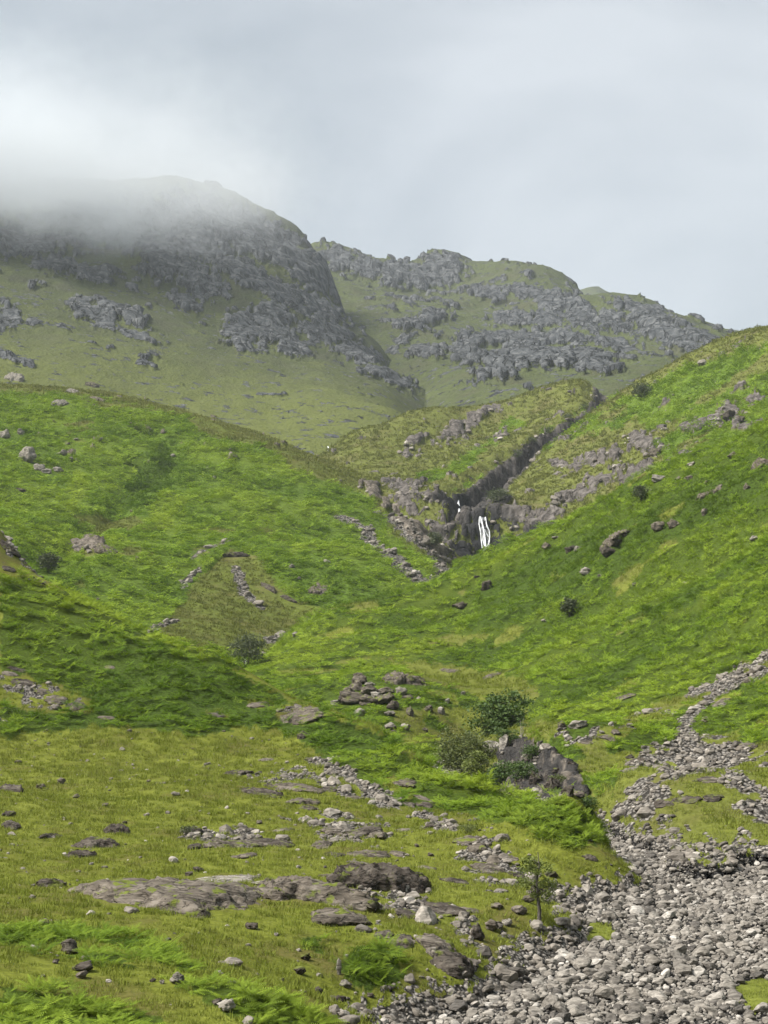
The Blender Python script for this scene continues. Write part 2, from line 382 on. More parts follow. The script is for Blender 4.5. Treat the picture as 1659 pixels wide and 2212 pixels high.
# lift crags out of the slope: ledges, ribs and blocks
def normals():
    P = np.stack([GX, GY, H], -1)
    dr, da = np.gradient(P, axis=0), np.gradient(P, axis=1)
    n = np.cross(da, dr)
    return n / np.maximum(np.linalg.norm(n, axis=-1, keepdims=True), 1e-9)
OUT = np.zeros(H.shape)                        # push along the slope's own normal
def crag(mask, size, lift, ribs, ledge):
    s = np.nonzero(mask & (ROCK > 0.01))
    x, y, r, h, k = GX[s], GY[s], GR[s], H[s], ROCK[s]
    c = GA[s] * r + 1.3 * size * fbm(x / (4 * size), y / (4 * size), 3, 51) + 0.35 * h
    zz = (h + 0.9 * size * fbm(x / (5 * size), y / (5 * size), 3, 53)) / (1.5 * size)
    t = zz - np.floor(zz)
    H[s] += k * ledge * 1.5 * size * (sstep(0.05, 0.42, t) - t)
    OUT[s] += k * (2.2 * ribs * (ridged(c / (5.5 * size), h / (30 * size), 2, 61) - 0.2) + lift * (0.6 + fbm(x / (4 * size), y / (4 * size), 2, 54)) + ribs * (ridged(c / (2.2 * size), h / (12 * size), 2, 52) + 0.6 * ridged(c / (0.7 * size), h / (5 * size), 3, 57)) + 0.25 * ribs * fbm(c / (0.4 * size), h / (0.9 * size), 2, 56))
crag(own(FAR) & (GR > 1000), 13.0, 0.1, 1.7, 0.22)
crag(own(FAR) & (GR <= 1000), 7.0, 0.1, 0.7, 0.3)
crag(own(BACK), 15.0, 0.1, 2.0, 0.26)
fm = own(MIDDLE, LEFT, BED) & (GR > 330)
crag(fm, 4.0, 0.1, 0.55, 0.5)
crag(WALL, 0.9, 0.05, 0.22, 0.7)
put(GULLY > 0.01, lambda x, y, r, g: g * 1.5 * fbm(x / 4, y / 4, 3, 59), (GULLY,))

# --- what covers the ground (bracken, scree, worn earth, wet rock and painted shade)
BR_BANK = [[(0, 1240), (130, 1270), (250, 1330), (350, 1380), (480, 1415), (560, 1462), (640, 1505), (720, 1535), (830, 1575), (920, 1632), (1000, 1680), (1080, 1705), (1180, 1715), (1240, 1728), (1300, 1765), (1320, 1820), (1230, 1835), (1150, 1795), (1000, 1765), (900, 1745), (830, 1730), (760, 1700), (700, 1640), (640, 1590), (560, 1575), (420, 1588), (260, 1570), (100, 1582), (0, 1590)],
           [(0, 1985), (100, 1995), (230, 2015), (350, 2055), (470, 2105), (560, 2145), (690, 2190), (740, 2230), (560, 2230), (380, 2125), (250, 2085), (120, 2060), (0, 2045)],
           [(0, 2128), (150, 2150), (260, 2178), (390, 2220), (390, 2400), (0, 2400)],
           [(735, 2085), (770, 2045), (830, 2035), (870, 2070), (865, 2120), (800, 2145), (740, 2120)], [(650, 2030), (690, 2030), (700, 2060), (660, 2065)]]
NO_BANK = [(70, 1500, 130, 34, 15), (640, 1545, 46, 20, 20), (560, 1518, 26, 7), (470, 1545, 30, 8), (700, 1500, 60, 12, 25), (0, 1560, 20, 10), (860, 1700, 40, 14, 25), (560, 1470, 60, 9, 28), (640, 1508, 60, 10, 26), (720, 1538, 56, 10, 20), (800, 1568, 56, 9, 24), (880, 1612, 56, 9, 33), (960, 1662, 40, 6, 30)]
BR_RIGHT_NO = [[(820, 1422), (900, 1428), (1000, 1442), (1100, 1458), (1160, 1478), (1170, 1510), (1090, 1530), (1040, 1510), (930, 1487), (905, 1470)],
               [(1659, 1405), (1560, 1462), (1470, 1500), (1390, 1540), (1250, 1572), (1160, 1560), (1120, 1590), (1060, 1620), (1080, 1740), (1300, 1850), (1500, 1950), (1990, 2300), (1990, 1400)]]
BR_RIGHT_YES = [(1430, 1575, 120, 26, -22), (1560, 1540, 130, 44, -12), (1640, 1500, 60, 30), (1205, 1625, 60, 28, 10), (1295, 1690, 48, 20), (1300, 1560, 60, 14, -15), (1650, 1590, 60, 20), (960, 1510, 90, 26, 10), (1250, 1580, 30, 14)]
wx, wy = QX + 15 * fbm(QX / 36, QY / 30, 4, 61, 0.6), QY + 11 * fbm(QX / 36, QY / 24, 4, 62, 0.6)
BRACK = np.zeros(H.shape)
m = np.zeros(H.shape, bool)
for p in BR_BANK: m |= poly_mask(p, wx, wy)
m &= blob_field(NO_BANK, wx, wy) < 0
patchy = only(own(BANK), lambda x, y: fbm(x / 2.2, y / 2.8, 3, 63))
m &= ~((QY > 1960) & (QY < 2125) & (QX < 760) & (patchy < -0.12))
BRACK = np.where(own(BANK) & m, 1.0, BRACK)
m = ~(poly_mask(BR_RIGHT_NO[0], wx, wy) | poly_mask(BR_RIGHT_NO[1], wx, wy)) | (blob_field(BR_RIGHT_YES, wx, wy) > 0)
thin = only(own(RIGHT), lambda x, y: fbm(x / 12, y / 12, 3, 64))
m &= ~((QX > 850) & (QX < 1140) & (QY > 1530) & (thin < 0.0))
BRACK = np.where(own(RIGHT) & m & ~WALL & (thin > -0.62), 1.0, BRACK)
thin = only(own(LEFT, MIDDLE), lambda x, y: fbm(x / 40, y / 40, 4, 65))
edge = np.interp(QX, [-300, 0, 250, 450, 600, 720, 830], [850, 842, 880, 925, 985, 1040, 1090])
m = (QY > edge + 22 * thin) & ~SLIP & (ROCK < 0.35) & (thin > -0.72)
m &= ~poly_mask([(800, 1060), (840, 1150), (900, 1200), (1000, 1240), (1060, 1240), (1060, 1040)], wx, wy)
m &= ~poly_mask([(420, 1195), (500, 1165), (510, 1172), (425, 1208)], wx, wy)
BRACK = np.where(own(LEFT) & m, 1.0, BRACK)
m = poly_mask([(1330, 860), (1480, 790), (1659, 745), (1900, 700), (1900, 1100), (1400, 1100), (1430, 1000), (1380, 900)], wx, wy) | poly_mask([(880, 1045), (1010, 985), (1110, 905), (1130, 915), (1050, 985), (960, 1040)], wx, wy) | (poly_mask([(960, 1070), (1100, 980), (1330, 840), (1400, 900), (1200, 960), (1060, 1050)], wx, wy) & (sc_m > 0.05))
BRACK = np.where(own(MIDDLE) & m & (ROCK < 0.3) & (thin > -0.35), 1.0, BRACK)
# scree, worn paths, stony ground
SCREE = np.zeros(H.shape)
fine = Probe(AZ, RR, H)
for pts, wd in (([(742, 1118), (790, 1145), (830, 1190), (868, 1222), (905, 1250)], 3.4), ([(828, 1112), (850, 1125), (900, 1170), (945, 1205), (985, 1229)], 4.2), ([(415, 1205), (455, 1183), (500, 1168)], 0.9), ([(395, 1270), (410, 1245), (430, 1228)], 0.9), ([(310, 1368), (345, 1350), (380, 1338)], 0.9), ([(580, 1385), (620, 1370), (650, 1350)], 1.8), ([(510, 1225), (530, 1285), (560, 1310)], 1.6)):
    d, sd = line_field(pts, fine)
    SCREE = np.maximum(SCREE, np.where(own(LEFT, MIDDLE), sstep(1.0, 0.55, d / wd + 0.45 * q1), 0))
d, sd = line_field([(1659, 1440), (1560, 1495), (1480, 1560), (1478, 1620), (1500, 1660), (1540, 1680)], coarse)
PATH = np.where(own(RIGHT), sstep(1.0, 0.5, d / 0.8 + 0.4 * q1), 0)
stony = poly_mask(BR_RIGHT_NO[1], wx, wy) & own(RIGHT)
st = only(stony, lambda x, y: fbm(x / 5, y / 5, 4, 66, 0.6)) + 0.9 * blob_field([(1580, 1465, 110, 26, -35), (1430, 1600, 110, 26, -8), (1250, 1590, 60, 14), (1500, 1640, 130, 30), (1500, 1730, 190, 16, 8), (1380, 1750, 80, 24)], QX, QY).clip(-0.5, 1)
SCREE = np.maximum(SCREE, np.where(stony, sstep(-0.3, 0.35, st), 0))
BRACK = np.where(own(LEFT, MIDDLE) & (SCREE > 0.4), 0, BRACK)
SCREE = np.where(BRACK > 0, 0, SCREE)
bank_rock = blob_field([(70, 1500, 110, 26, 15), (640, 1545, 40, 18, 20), (620, 1680, 100, 16), (750, 1790, 120, 34, 5), (500, 1810, 110, 24), (1050, 1850, 80, 50, 40), (950, 1780, 80, 20, 20), (880, 1960, 110, 50, 20), (60, 1180, 80, 50, 40), (0, 1560, 30, 12), (850, 2190, 160, 30), (1000, 2000, 90, 30, 30), (700, 1690, 80, 14, 25)], QX, QY)
BANKROCK = np.where(own(BANK), sstep(0.05, 0.55, bank_rock.clip(-0.6, 1) * 0.7 + 0.75 * only(own(BANK), lambda x, y: fbm(x / 1.6, y / 1.6, 4, 67, 0.6)) - 0.1), 0)
SCREE = np.maximum(SCREE, BANKROCK * (BRACK < 0.5))
d, sd = line_field([(680, 1640), (760, 1690), (840, 1745)], coarse)
SCREE = np.maximum(SCREE, np.where(own(BANK), 0.8 * sstep(1, 0.4, d / 1.0 + 0.5 * q1), 0))
low = own(BANK, RIGHT) & (GR < 112) & (GR > 36)
lift_ = H - np.interp(np.log(GR), BED_R, BED_Z)
SCREE = np.where(low, np.maximum(SCREE, sstep(0.95, 0.35, lift_ + 0.55 * q1)), SCREE)
BRACK = np.where(low & (SCREE > 0.5), 0, BRACK)
shingle = own(BED) & (GR < 140)
bar = blob_field([(1500, 1795, 150, 14, 6), (1230, 2010, 120, 24, 4), (1630, 2150, 50, 40)], wx, wy)
SCREE = np.where(shingle, sstep(0.25, -0.05, bar), SCREE)
SCREE = np.where(own(BED) & (GR > 140) & (GR < 330), 0.8, SCREE)
WET_SHADE = np.where(fm | own(MIDDLE), np.maximum(sstep(0.0, 0.5, blob_field([(1055, 1165, 90, 85), (985, 1095, 40, 30), (1010, 1215, 70, 40, 35), (1075, 1080, 40, 16), (1150, 1165, 60, 26, -30)], QX, QY)), 0.45 * GULLY), 0)
WET_SHADE = np.maximum(WET_SHADE, 0.9 * WALL * sstep(-0.9, 0.0, q1))  # ravine wall darkened like a recess: shade put into the rock colour

put(own(BANK, RIGHT) & (SCREE > 0.2), lambda x, y, r, k: (k - 0.2) * 0.22 * (0.3 + fbm(x / 0.7, y / 0.7, 3, 71)), (SCREE,))
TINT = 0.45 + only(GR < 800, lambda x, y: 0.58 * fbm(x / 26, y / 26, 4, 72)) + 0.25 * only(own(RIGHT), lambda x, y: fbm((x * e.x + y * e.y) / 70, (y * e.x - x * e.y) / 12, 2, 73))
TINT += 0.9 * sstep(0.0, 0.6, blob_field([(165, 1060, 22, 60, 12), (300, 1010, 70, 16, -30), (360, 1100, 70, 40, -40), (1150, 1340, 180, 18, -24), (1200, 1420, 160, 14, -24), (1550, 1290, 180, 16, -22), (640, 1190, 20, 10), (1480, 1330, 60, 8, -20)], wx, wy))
TINT -= 1.05 * sstep(0.0, 0.6, blob_field([(640, 1484, 100, 18, 0), (960, 1545, 130, 50, 10), (740, 1285, 210, 62, 22), (500, 1330, 160, 40, 20), (1180, 1230, 230, 44, -27), (1480, 1110, 220, 50, -24), (330, 1030, 60, 120, 40), (1300, 1480, 150, 16, -24), (1450, 1310, 180, 12, -22)], wx, wy))  # bracken darkened at slope feet and below crests: shade put into the colour
TINT += 1.1 * sstep(0.0, 0.5, blob_field([(140, 1290, 170, 13, 28), (390, 1404, 130, 11, 20), (760, 1352, 190, 16, -24), (1010, 1250, 150, 12, -26), (660, 1420, 120, 22, -12), (900, 1400, 200, 30, -14), (1080, 1715, 200, 14, 10)], wx, wy))  # brighter bands along the crests: grazing light put into the bracken colour
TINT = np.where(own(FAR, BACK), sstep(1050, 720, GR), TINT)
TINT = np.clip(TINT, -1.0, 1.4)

probe = Probe(AZ, RR, H)
hit = probe.hit
def ground(x, y): return float(probe.height(np.array([x]), np.array([y]))[0])
TEL = H / GR
VIS = TEL + 1.2 / GR >= np.maximum.accumulate(TEL, axis=0)

# ------------------------------------------------------------------ material helpers
def new_mat(name):
    m = bpy.data.materials.new(name); m.use_nodes = True
    nt = m.node_tree; nt.nodes.clear()
    return m, nt
def N(nt, kind, **kw):
    n = nt.nodes.new(kind)
    for k, v in kw.items():
        if k in n.inputs: n.inputs[k].default_value = v
        else: setattr(n, k, v)
    return n
def link(nt, a, b): nt.links.new(a, b)
def noise(nt, vec, scale, detail=4, rough=0.55, dist=0.0):
    n = N(nt, 'ShaderNodeTexNoise', Scale=scale, Detail=detail, Roughness=rough, Distortion=dist)
    link(nt, vec, n.inputs['Vector']); return n.outputs['Fac']
def ramp(nt, fac, *stops):
    r = N(nt, 'ShaderNodeValToRGB'); e = r.color_ramp.elements
    for i, (p, c) in enumerate(stops):
        el = e[i] if i < 2 else e.new(p)
        el.position = p; el.color = (*c, 1) if len(c) == 3 else c
    link(nt, fac, r.inputs['Fac']); return r.outputs['Color']
def mixc(nt, fac, a, b):
    m = N(nt, 'ShaderNodeMixRGB')
    for s, v in ((m.inputs['Fac'], fac), (m.inputs['Color1'], a), (m.inputs['Color2'], b)):
        if hasattr(v, 'links'): link(nt, v, s)
        else: s.default_value = v if not isinstance(v, tuple) or len(v) == 4 else (*v, 1)
    return m.outputs['Color']
def mth(nt, op, a, b=0.0, clamp=False):
    m = N(nt, 'ShaderNodeMath', operation=op, use_clamp=clamp)
    for s, v in ((m.inputs[0], a), (m.inputs[1], b)):
        if hasattr(v, 'links'): link(nt, v, s)
        else: s.default_value = v
    return m.outputs[0]
def mapped(nt, vec, scale):
    m = N(nt, 'ShaderNodeMapping'); m.inputs['Scale'].default_value = scale
    link(nt, vec, m.inputs['Vector']); return m.outputs['Vector']

def rock_color(nt, pos, s, dark, mid, pale, streak=(1, 1, 1)):
    v = mapped(nt, pos, streak)
    a = noise(nt, v, 1.0 / s, 5, 0.66, 0.3)
    c = ramp(nt, a, (0.30, dark), (0.50, mid), (0.70, pale))
    return c, a

def terrain_mat(name, s, g1, g2, g3, dark, mid, pale, brk, streak=(1, 1, 1), bump=0.35, scree=((0.12, 0.110, 0.098), (0.26, 0.24, 0.215)), speck=0.0, joint=1.1, lush=None):
    m, nt = new_mat(name)
    out = N(nt, 'ShaderNodeOutputMaterial'); bs = N(nt, 'ShaderNodeBsdfPrincipled', Roughness=0.92)
    bs.inputs['Specular IOR Level'].default_value = 0.05
    geo = N(nt, 'ShaderNodeNewGeometry'); pos = geo.outputs['Position']
    at = N(nt, 'ShaderNodeAttribute', attribute_name='cover')
    sep = N(nt, 'ShaderNodeSeparateColor'); link(nt, at.outputs['Color'], sep.inputs['Color'])
    br, rk, se = sep.outputs['Red'], sep.outputs['Green'], sep.outputs['Blue']
    wet = at.outputs['Alpha']  # wet rock, and the shade painted on the ravine wall
    tn = N(nt, 'ShaderNodeAttribute', attribute_name='tint').outputs['Fac']
    big = noise(nt, pos, 0.10 / s, 3, 0.6)
    fine = noise(nt, pos, 1.6 / s, 3, 0.65)
    gr = ramp(nt, big, (0.34, g3), (0.5, g1), (0.66, g2))
    gr = mixc(nt, mth(nt, 'MULTIPLY', ramp(nt, fine, (0.40, (1, 1, 1)), (0.62, (0, 0, 0))), 0.55), gr, tuple(k * 0.5 for k in g1))
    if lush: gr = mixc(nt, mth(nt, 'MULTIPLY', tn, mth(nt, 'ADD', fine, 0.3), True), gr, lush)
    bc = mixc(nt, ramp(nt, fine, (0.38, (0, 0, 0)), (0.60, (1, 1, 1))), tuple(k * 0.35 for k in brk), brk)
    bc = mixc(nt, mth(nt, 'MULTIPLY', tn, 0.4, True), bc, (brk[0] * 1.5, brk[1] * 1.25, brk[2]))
    rc, rn = rock_color(nt, pos, s * 1.6, dark, mid, pale, streak)
    cn = noise(nt, mapped(nt, pos, streak), joint * 0.55 / s, 3, 0.55, 0.6)
    crk = ramp(nt, mth(nt, 'ABSOLUTE', mth(nt, 'SUBTRACT', cn, 0.5)), (0.0, (1, 1, 1)), (0.035, (0, 0, 0)))
    rc = mixc(nt, mth(nt, 'MULTIPLY', crk, 0.6), rc, tuple(k * 0.35 for k in dark))
    rc = mixc(nt, mth(nt, 'MULTIPLY', wet, 0.92), rc, (0.018, 0.019, 0.021))  # darkens wet rock, and the ravine wall where shade is painted in
    vo = N(nt, 'ShaderNodeTexVoronoi', Scale=2.2 / s); link(nt, pos, vo.inputs['Vector'])
    sc2 = mixc(nt, vo.outputs['Color'], scree[0], scree[1])
    sc2 = mixc(nt, ramp(nt, vo.outputs['Distance'], (0.30, (0, 0, 0)), (0.62, (1, 1, 1))), sc2, tuple(k * 0.25 for k in scree[0]))
    brk_n = mth(nt, 'ADD', fine, -0.5)
    if speck:
        sp_n = noise(nt, pos, 0.42 / s, 3, 0.7)
        rk = mth(nt, 'MAXIMUM', rk, ramp(nt, mth(nt, 'ADD', sp_n, mth(nt, 'MULTIPLY', mth(nt, 'SUBTRACT', big, 0.5), 0.35)), (0.655 - speck, (0, 0, 0)), (0.72 - speck, (0.75, 0.75, 0.75))))
    rf = ramp(nt, mth(nt, 'ADD', rk, mth(nt, 'MULTIPLY', brk_n, 0.9)), (0.42, (0, 0, 0)), (0.56, (1, 1, 1)))
    sf = ramp(nt, mth(nt, 'ADD', se, mth(nt, 'MULTIPLY', brk_n, 1.1)), (0.40, (0, 0, 0)), (0.54, (1, 1, 1)))
    c = mixc(nt, br, gr, bc)
    c = mixc(nt, sf, c, sc2)
    c = mixc(nt, rf, c, rc)
    link(nt, c, bs.inputs['Base Color'])
    hgt = mth(nt, 'ADD', mth(nt, 'MULTIPLY', fine, 0.8), mth(nt, 'MULTIPLY', mth(nt, 'SUBTRACT', rn, crk), rf))
    hgt = mth(nt, 'ADD', hgt, mth(nt, 'MULTIPLY', mth(nt, 'MULTIPLY', vo.outputs['Distance'], -0.8), sf))
    bp = N(nt, 'ShaderNodeBump', Strength=bump, Distance=s * 0.6)
    link(nt, hgt, bp.inputs['Height']); link(nt, bp.outputs['Normal'], bs.inputs['Normal'])
    link(nt, bs.outputs['BSDF'], out.inputs['Surface'])
    return m
BROWN = ((0.055, 0.047, 0.039), (0.125, 0.107, 0.088), (0.225, 0.198, 0.166))
GREY = ((0.024, 0.026, 0.029), (0.068, 0.072, 0.076), (0.150, 0.153, 0.155))
T_MATS = {
    BANK: terrain_mat('bank_turf', 0.30, (0.118, 0.134, 0.020), (0.160, 0.178, 0.030), (0.108, 0.098, 0.030), *BROWN, (0.050, 0.080, 0.012), bump=0.5),
    BED: terrain_mat('stream_gravel', 0.35, (0.130, 0.150, 0.026), (0.165, 0.185, 0.035), (0.120, 0.115, 0.040), *GREY, (0.050, 0.090, 0.015), bump=0.6, scree=((0.030, 0.029, 0.028), (0.075, 0.072, 0.069))),
    RIGHT: terrain_mat('hillside_turf', 0.55, (0.115, 0.130, 0.026), (0.150, 0.165, 0.030), (0.110, 0.105, 0.034), *BROWN, (0.050, 0.080, 0.012), bump=0.5),
    LEFT: terrain_mat('left_hill_turf', 1.1, (0.100, 0.120, 0.026), (0.125, 0.150, 0.030), (0.120, 0.110, 0.040), *BROWN, (0.085, 0.135, 0.018), bump=0.6),
    MIDDLE: terrain_mat('middle_hill_turf', 1.3, (0.115, 0.130, 0.034), (0.135, 0.150, 0.036), (0.130, 0.120, 0.048), (0.040, 0.036, 0.033), (0.098, 0.087, 0.079), (0.185, 0.168, 0.153), (0.090, 0.145, 0.020), streak=(1, 1, 0.6), bump=0.6, speck=0.04, joint=0.6),
    FAR: terrain_mat('mountain_turf', 3.2, (0.064, 0.076, 0.032), (0.088, 0.098, 0.036), (0.062, 0.066, 0.040), *GREY, (0.06, 0.10, 0.02), streak=(1, 1, 0.17), bump=1.0, scree=GREY[1:], speck=0.09, joint=0.55, lush=(0.112, 0.128, 0.034)),
    BACK: terrain_mat('back_ridge_turf', 4.0, (0.070, 0.084, 0.034), (0.084, 0.100, 0.036), (0.072, 0.074, 0.042), *GREY, (0.06, 0.10, 0.02), streak=(1, 1, 0.2), bump=1.0, scree=GREY[1:], speck=0.10, joint=0.55)}

# ------------------------------------------------------------------ terrain meshes
def tag(o, label=None, cat=None, group=None, kind=None):
    for k, v in (('label', label), ('category', cat), ('group', group), ('kind', kind)):
        if v: o[k] = v
    return o
def mesh_arrays(name, V, F, mat=None, smooth=True):
    me = bpy.data.meshes.new(name)
    V = np.asarray(V, np.float32); F = np.asarray(F, np.int32)
    n = F.shape[1]
    me.vertices.add(len(V)); me.vertices.foreach_set('co', V.ravel())
    me.loops.add(F.size); me.loops.foreach_set('vertex_index', F.ravel())
    me.polygons.add(len(F)); me.polygons.foreach_set('loop_start', np.arange(0, F.size, n, dtype=np.int32))
    me.polygons.foreach_set('use_smooth', np.full(len(F), smooth))
    me.update(calc_edges=True)
    if mat: me.materials.append(mat)
    return me
def link_obj(name, me, parent=None, loc=None):
    o = bpy.data.objects.new(name, me); col.objects.link(o)
    if parent: o.parent = parent
    if loc is not None: o.location = loc
    return o
IDX = np.arange(NR * NA).reshape(NR, NA)
QUADS = np.stack([IDX[:-1, :-1], IDX[:-1, 1:], IDX[1:, 1:], IDX[1:, :-1]], -1).reshape(-1, 4)
FOWN = OWN[:-1, :-1].ravel()
ALLV = (np.stack([GX, GY, H], -1) + OUT[..., None] * normals()).reshape(-1, 3)
COVER = np.stack([BRACK, ROCK, np.maximum(SCREE, PATH), WET_SHADE], -1).reshape(-1, 4).astype(np.float32)
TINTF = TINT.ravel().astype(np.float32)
def cut_mesh(name, faces, mat):
    used, inv = np.unique(faces.ravel(), return_inverse=True)
    me = mesh_arrays(name, ALLV[used], inv.reshape(-1, 4), mat)
    a = me.attributes.new('cover', 'FLOAT_COLOR', 'POINT'); a.data.foreach_set('color', COVER[used].ravel())
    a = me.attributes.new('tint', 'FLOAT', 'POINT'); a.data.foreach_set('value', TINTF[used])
    return me
T_NAMES = {BANK: ('foreground_bank', 'grassy near bank with rock slabs and bracken on its upper slope', 'bank'),
           BED: ('stream_bed', 'dry stony bed of the stream winding between the slopes', 'stream bed'),
           RIGHT: ('right_hillside', 'bright bracken covered hillside rising to the right with scree at its foot', 'hillside'),
           LEFT: ('left_hillside', 'broad green bracken hill on the left with a small landslip', 'hillside'),
           MIDDLE: ('middle_hill', 'green hill above the waterfall split by a dark rocky gully', 'hill'),
           FAR: ('far_mountain', 'craggy grey mountain with its summit lost in cloud', 'mountain'),
           BACK: ('back_ridge', 'distant craggy ridge with a small rocky top on the skyline', 'mountain')}
TERRAIN = {}
for k, (nm, lab, cat) in T_NAMES.items():
    o = link_obj(nm, cut_mesh(nm, QUADS[FOWN == k], T_MATS[k]))
    o['kind'] = 'structure'; o['label'] = lab
    TERRAIN[k] = o

# ------------------------------------------------------------------ ground plants as scattered stuff
FC = ALLV[QUADS].mean(1)
_d1, _d2 = ALLV[QUADS[:, 2]] - ALLV[QUADS[:, 0]], ALLV[QUADS[:, 3]] - ALLV[QUADS[:, 1]]
FNRM = np.cross(_d1, _d2); FAREA = 0.5 * np.linalg.norm(FNRM, axis=1)
FNRM /= np.maximum(2 * FAREA[:, None], 1e-9)
FR = np.hypot(FC[:, 0], FC[:, 1])
FQX, FQY = project(FC[:, 0], FC[:, 1], FC[:, 2])
FSEEN = VIS[:-1, :-1].ravel() & (FQX > -90) & (FQX < QW + 90) & (FQY < QH + 160)
def fv(a): return a[:-1, :-1].ravel()
FBR, FRK, FSC, FTI = fv(BRACK), fv(ROCK), fv(np.maximum(SCREE, PATH)), fv(TINT)

def scatter_points(mask, spacing, seed):
    r_ = np.random.default_rng(seed)
    idx = np.nonzero(mask)[0]
    sp = spacing(FR[idx]) if callable(spacing) else np.full(len(idx), spacing)
    n = r_.poisson(FAREA[idx] / sp ** 2)
    f = np.repeat(idx, n); sp = np.repeat(sp, n)
    a, b = r_.random((2, len(f), 1))
    q = ALLV[QUADS[f]]
    P = (q[:, 0] * (1 - a) + q[:, 1] * a) * (1 - b) + (q[:, 3] * (1 - a) + q[:, 2] * a) * b
    return P, f, sp, r_

def blade_mesh(name, V, F, mat): return mesh_arrays(name, V, F, mat, smooth=False)
def fern_proto(name, mat, fronds, pairs, seed):
    r_ = random.Random(seed); V, F = [], []
    for k in range(fronds):
        ya = 2 * math.pi * (k + r_.uniform(-.3, .3)) / fronds
        ln, rise, roll = r_.uniform(0.55, 0.9), r_.uniform(0.20, 0.40), r_.uniform(-.15, .15)
        ca, sa = math.cos(ya), math.sin(ya)
        def rach(t):
            o = 0.08 + ln * (0.25 * t + 0.55 * t * t); z = rise * (t * 1.5 - 0.72 * t * t) - 0.10
            return Vector((o * ca, o * sa, z))
        side = Vector((-sa, ca, 0))
        half = r_.uniform(0.22, 0.32)
        for i in range(pairs):
            t0 = 0.30 + 0.70 * i / pairs; t1 = 0.30 + 0.70 * (i + 0.92) / pairs
            p0, p1 = rach(t0), rach(min(t1, 1))
            fw = (p1 - p0)
            w = half * (1 - (t0 - 0.30) / 0.78) ** 0.8
            up = side.cross(fw).normalized()
            for sg in (-1, 1):
                out = side * sg * w + up * (w * (0.12 + roll * sg * 0.5)) + fw * 0.9 + Vector((0, 0, -0.28 * w))
                b = len(V)
                V += [p0, p0 + out * 0.45 - fw * 0.15, p0 + out, p1 * 0.55 + p0 * 0.45 + out * 0.45]
                F.append((b, b + 1, b + 2, b + 3))
    return blade_mesh(name, [tuple(v) for v in V], F, mat)
def tuft_proto(name, mat, blades, spread, tall, wide, seed):
    r_ = random.Random(seed); V, F = [], []
    for k in range(blades):
        a, d = r_.uniform(0, 6.283), spread * math.sqrt(r_.random())
        bx, by = d * math.cos(a), d * math.sin(a)
        l, la, an = tall * r_.uniform(0.5, 1.1), r_.uniform(0, 6.283), r_.uniform(0.2, 0.9) * tall
        wx_, wy_ = -math.sin(la) * wide, math.cos(la) * wide
        b = len(V)
        V += [(bx - wx_, by - wy_, -0.03), (bx + wx_, by + wy_, -0.03), (bx + an * math.cos(la), by + an * math.sin(la), l)]
        F.append((b, b + 1, b + 2))
    return blade_mesh(name, V, F, mat)

def leaf_mat(name, c_dark, c_mid, c_bright, trans=0.3):
    m, nt = new_mat(name)
    out = N(nt, 'ShaderNodeOutputMaterial')
    oi = N(nt, 'ShaderNodeObjectInfo')
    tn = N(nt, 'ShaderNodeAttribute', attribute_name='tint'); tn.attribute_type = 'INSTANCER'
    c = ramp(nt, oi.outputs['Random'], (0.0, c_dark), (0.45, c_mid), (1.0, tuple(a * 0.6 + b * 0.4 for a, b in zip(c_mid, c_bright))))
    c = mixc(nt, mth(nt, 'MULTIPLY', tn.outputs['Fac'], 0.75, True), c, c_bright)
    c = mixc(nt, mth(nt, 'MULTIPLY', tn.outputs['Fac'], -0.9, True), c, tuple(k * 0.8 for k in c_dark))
    df = N(nt, 'ShaderNodeBsdfPrincipled', Roughness=0.75); df.inputs['Specular IOR Level'].default_value = 0.10
    tr = N(nt, 'ShaderNodeBsdfTranslucent'); mx = N(nt, 'ShaderNodeMixShader', Fac=trans)
    link(nt, c, df.inputs['Base Color']); link(nt, c, tr.inputs['Color'])
    link(nt, df.outputs['BSDF'], mx.inputs[1]); link(nt, tr.outputs['BSDF'], mx.inputs[2])
    link(nt, mx.outputs['Shader'], out.inputs['Surface'])
    return m
M_FERN = leaf_mat('bracken_frond', (0.075, 0.132, 0.012), (0.172, 0.268, 0.020), (0.285, 0.365, 0.036))
M_FERN_SLOPE = leaf_mat('slope_bracken_frond', (0.052, 0.098, 0.011), (0.122, 0.204, 0.017), (0.270, 0.345, 0.034))
M_FERN_BANK = leaf_mat('bank_bracken_frond', (0.062, 0.108, 0.012), (0.148, 0.226, 0.020), (0.255, 0.325, 0.040))
M_FERN_FAR = leaf_mat('far_bracken_frond', (0.066, 0.120, 0.012), (0.155, 0.250, 0.020), (0.275, 0.350, 0.034))
M_GRASS = leaf_mat('grass_blade', (0.108, 0.118, 0.022), (0.150, 0.186, 0.024), (0.225, 0.250, 0.046), 0.2)
M_TUSS = leaf_mat('tussock_blade', (0.085, 0.095, 0.024), (0.125, 0.142, 0.030), (0.185, 0.190, 0.052), 0.2)

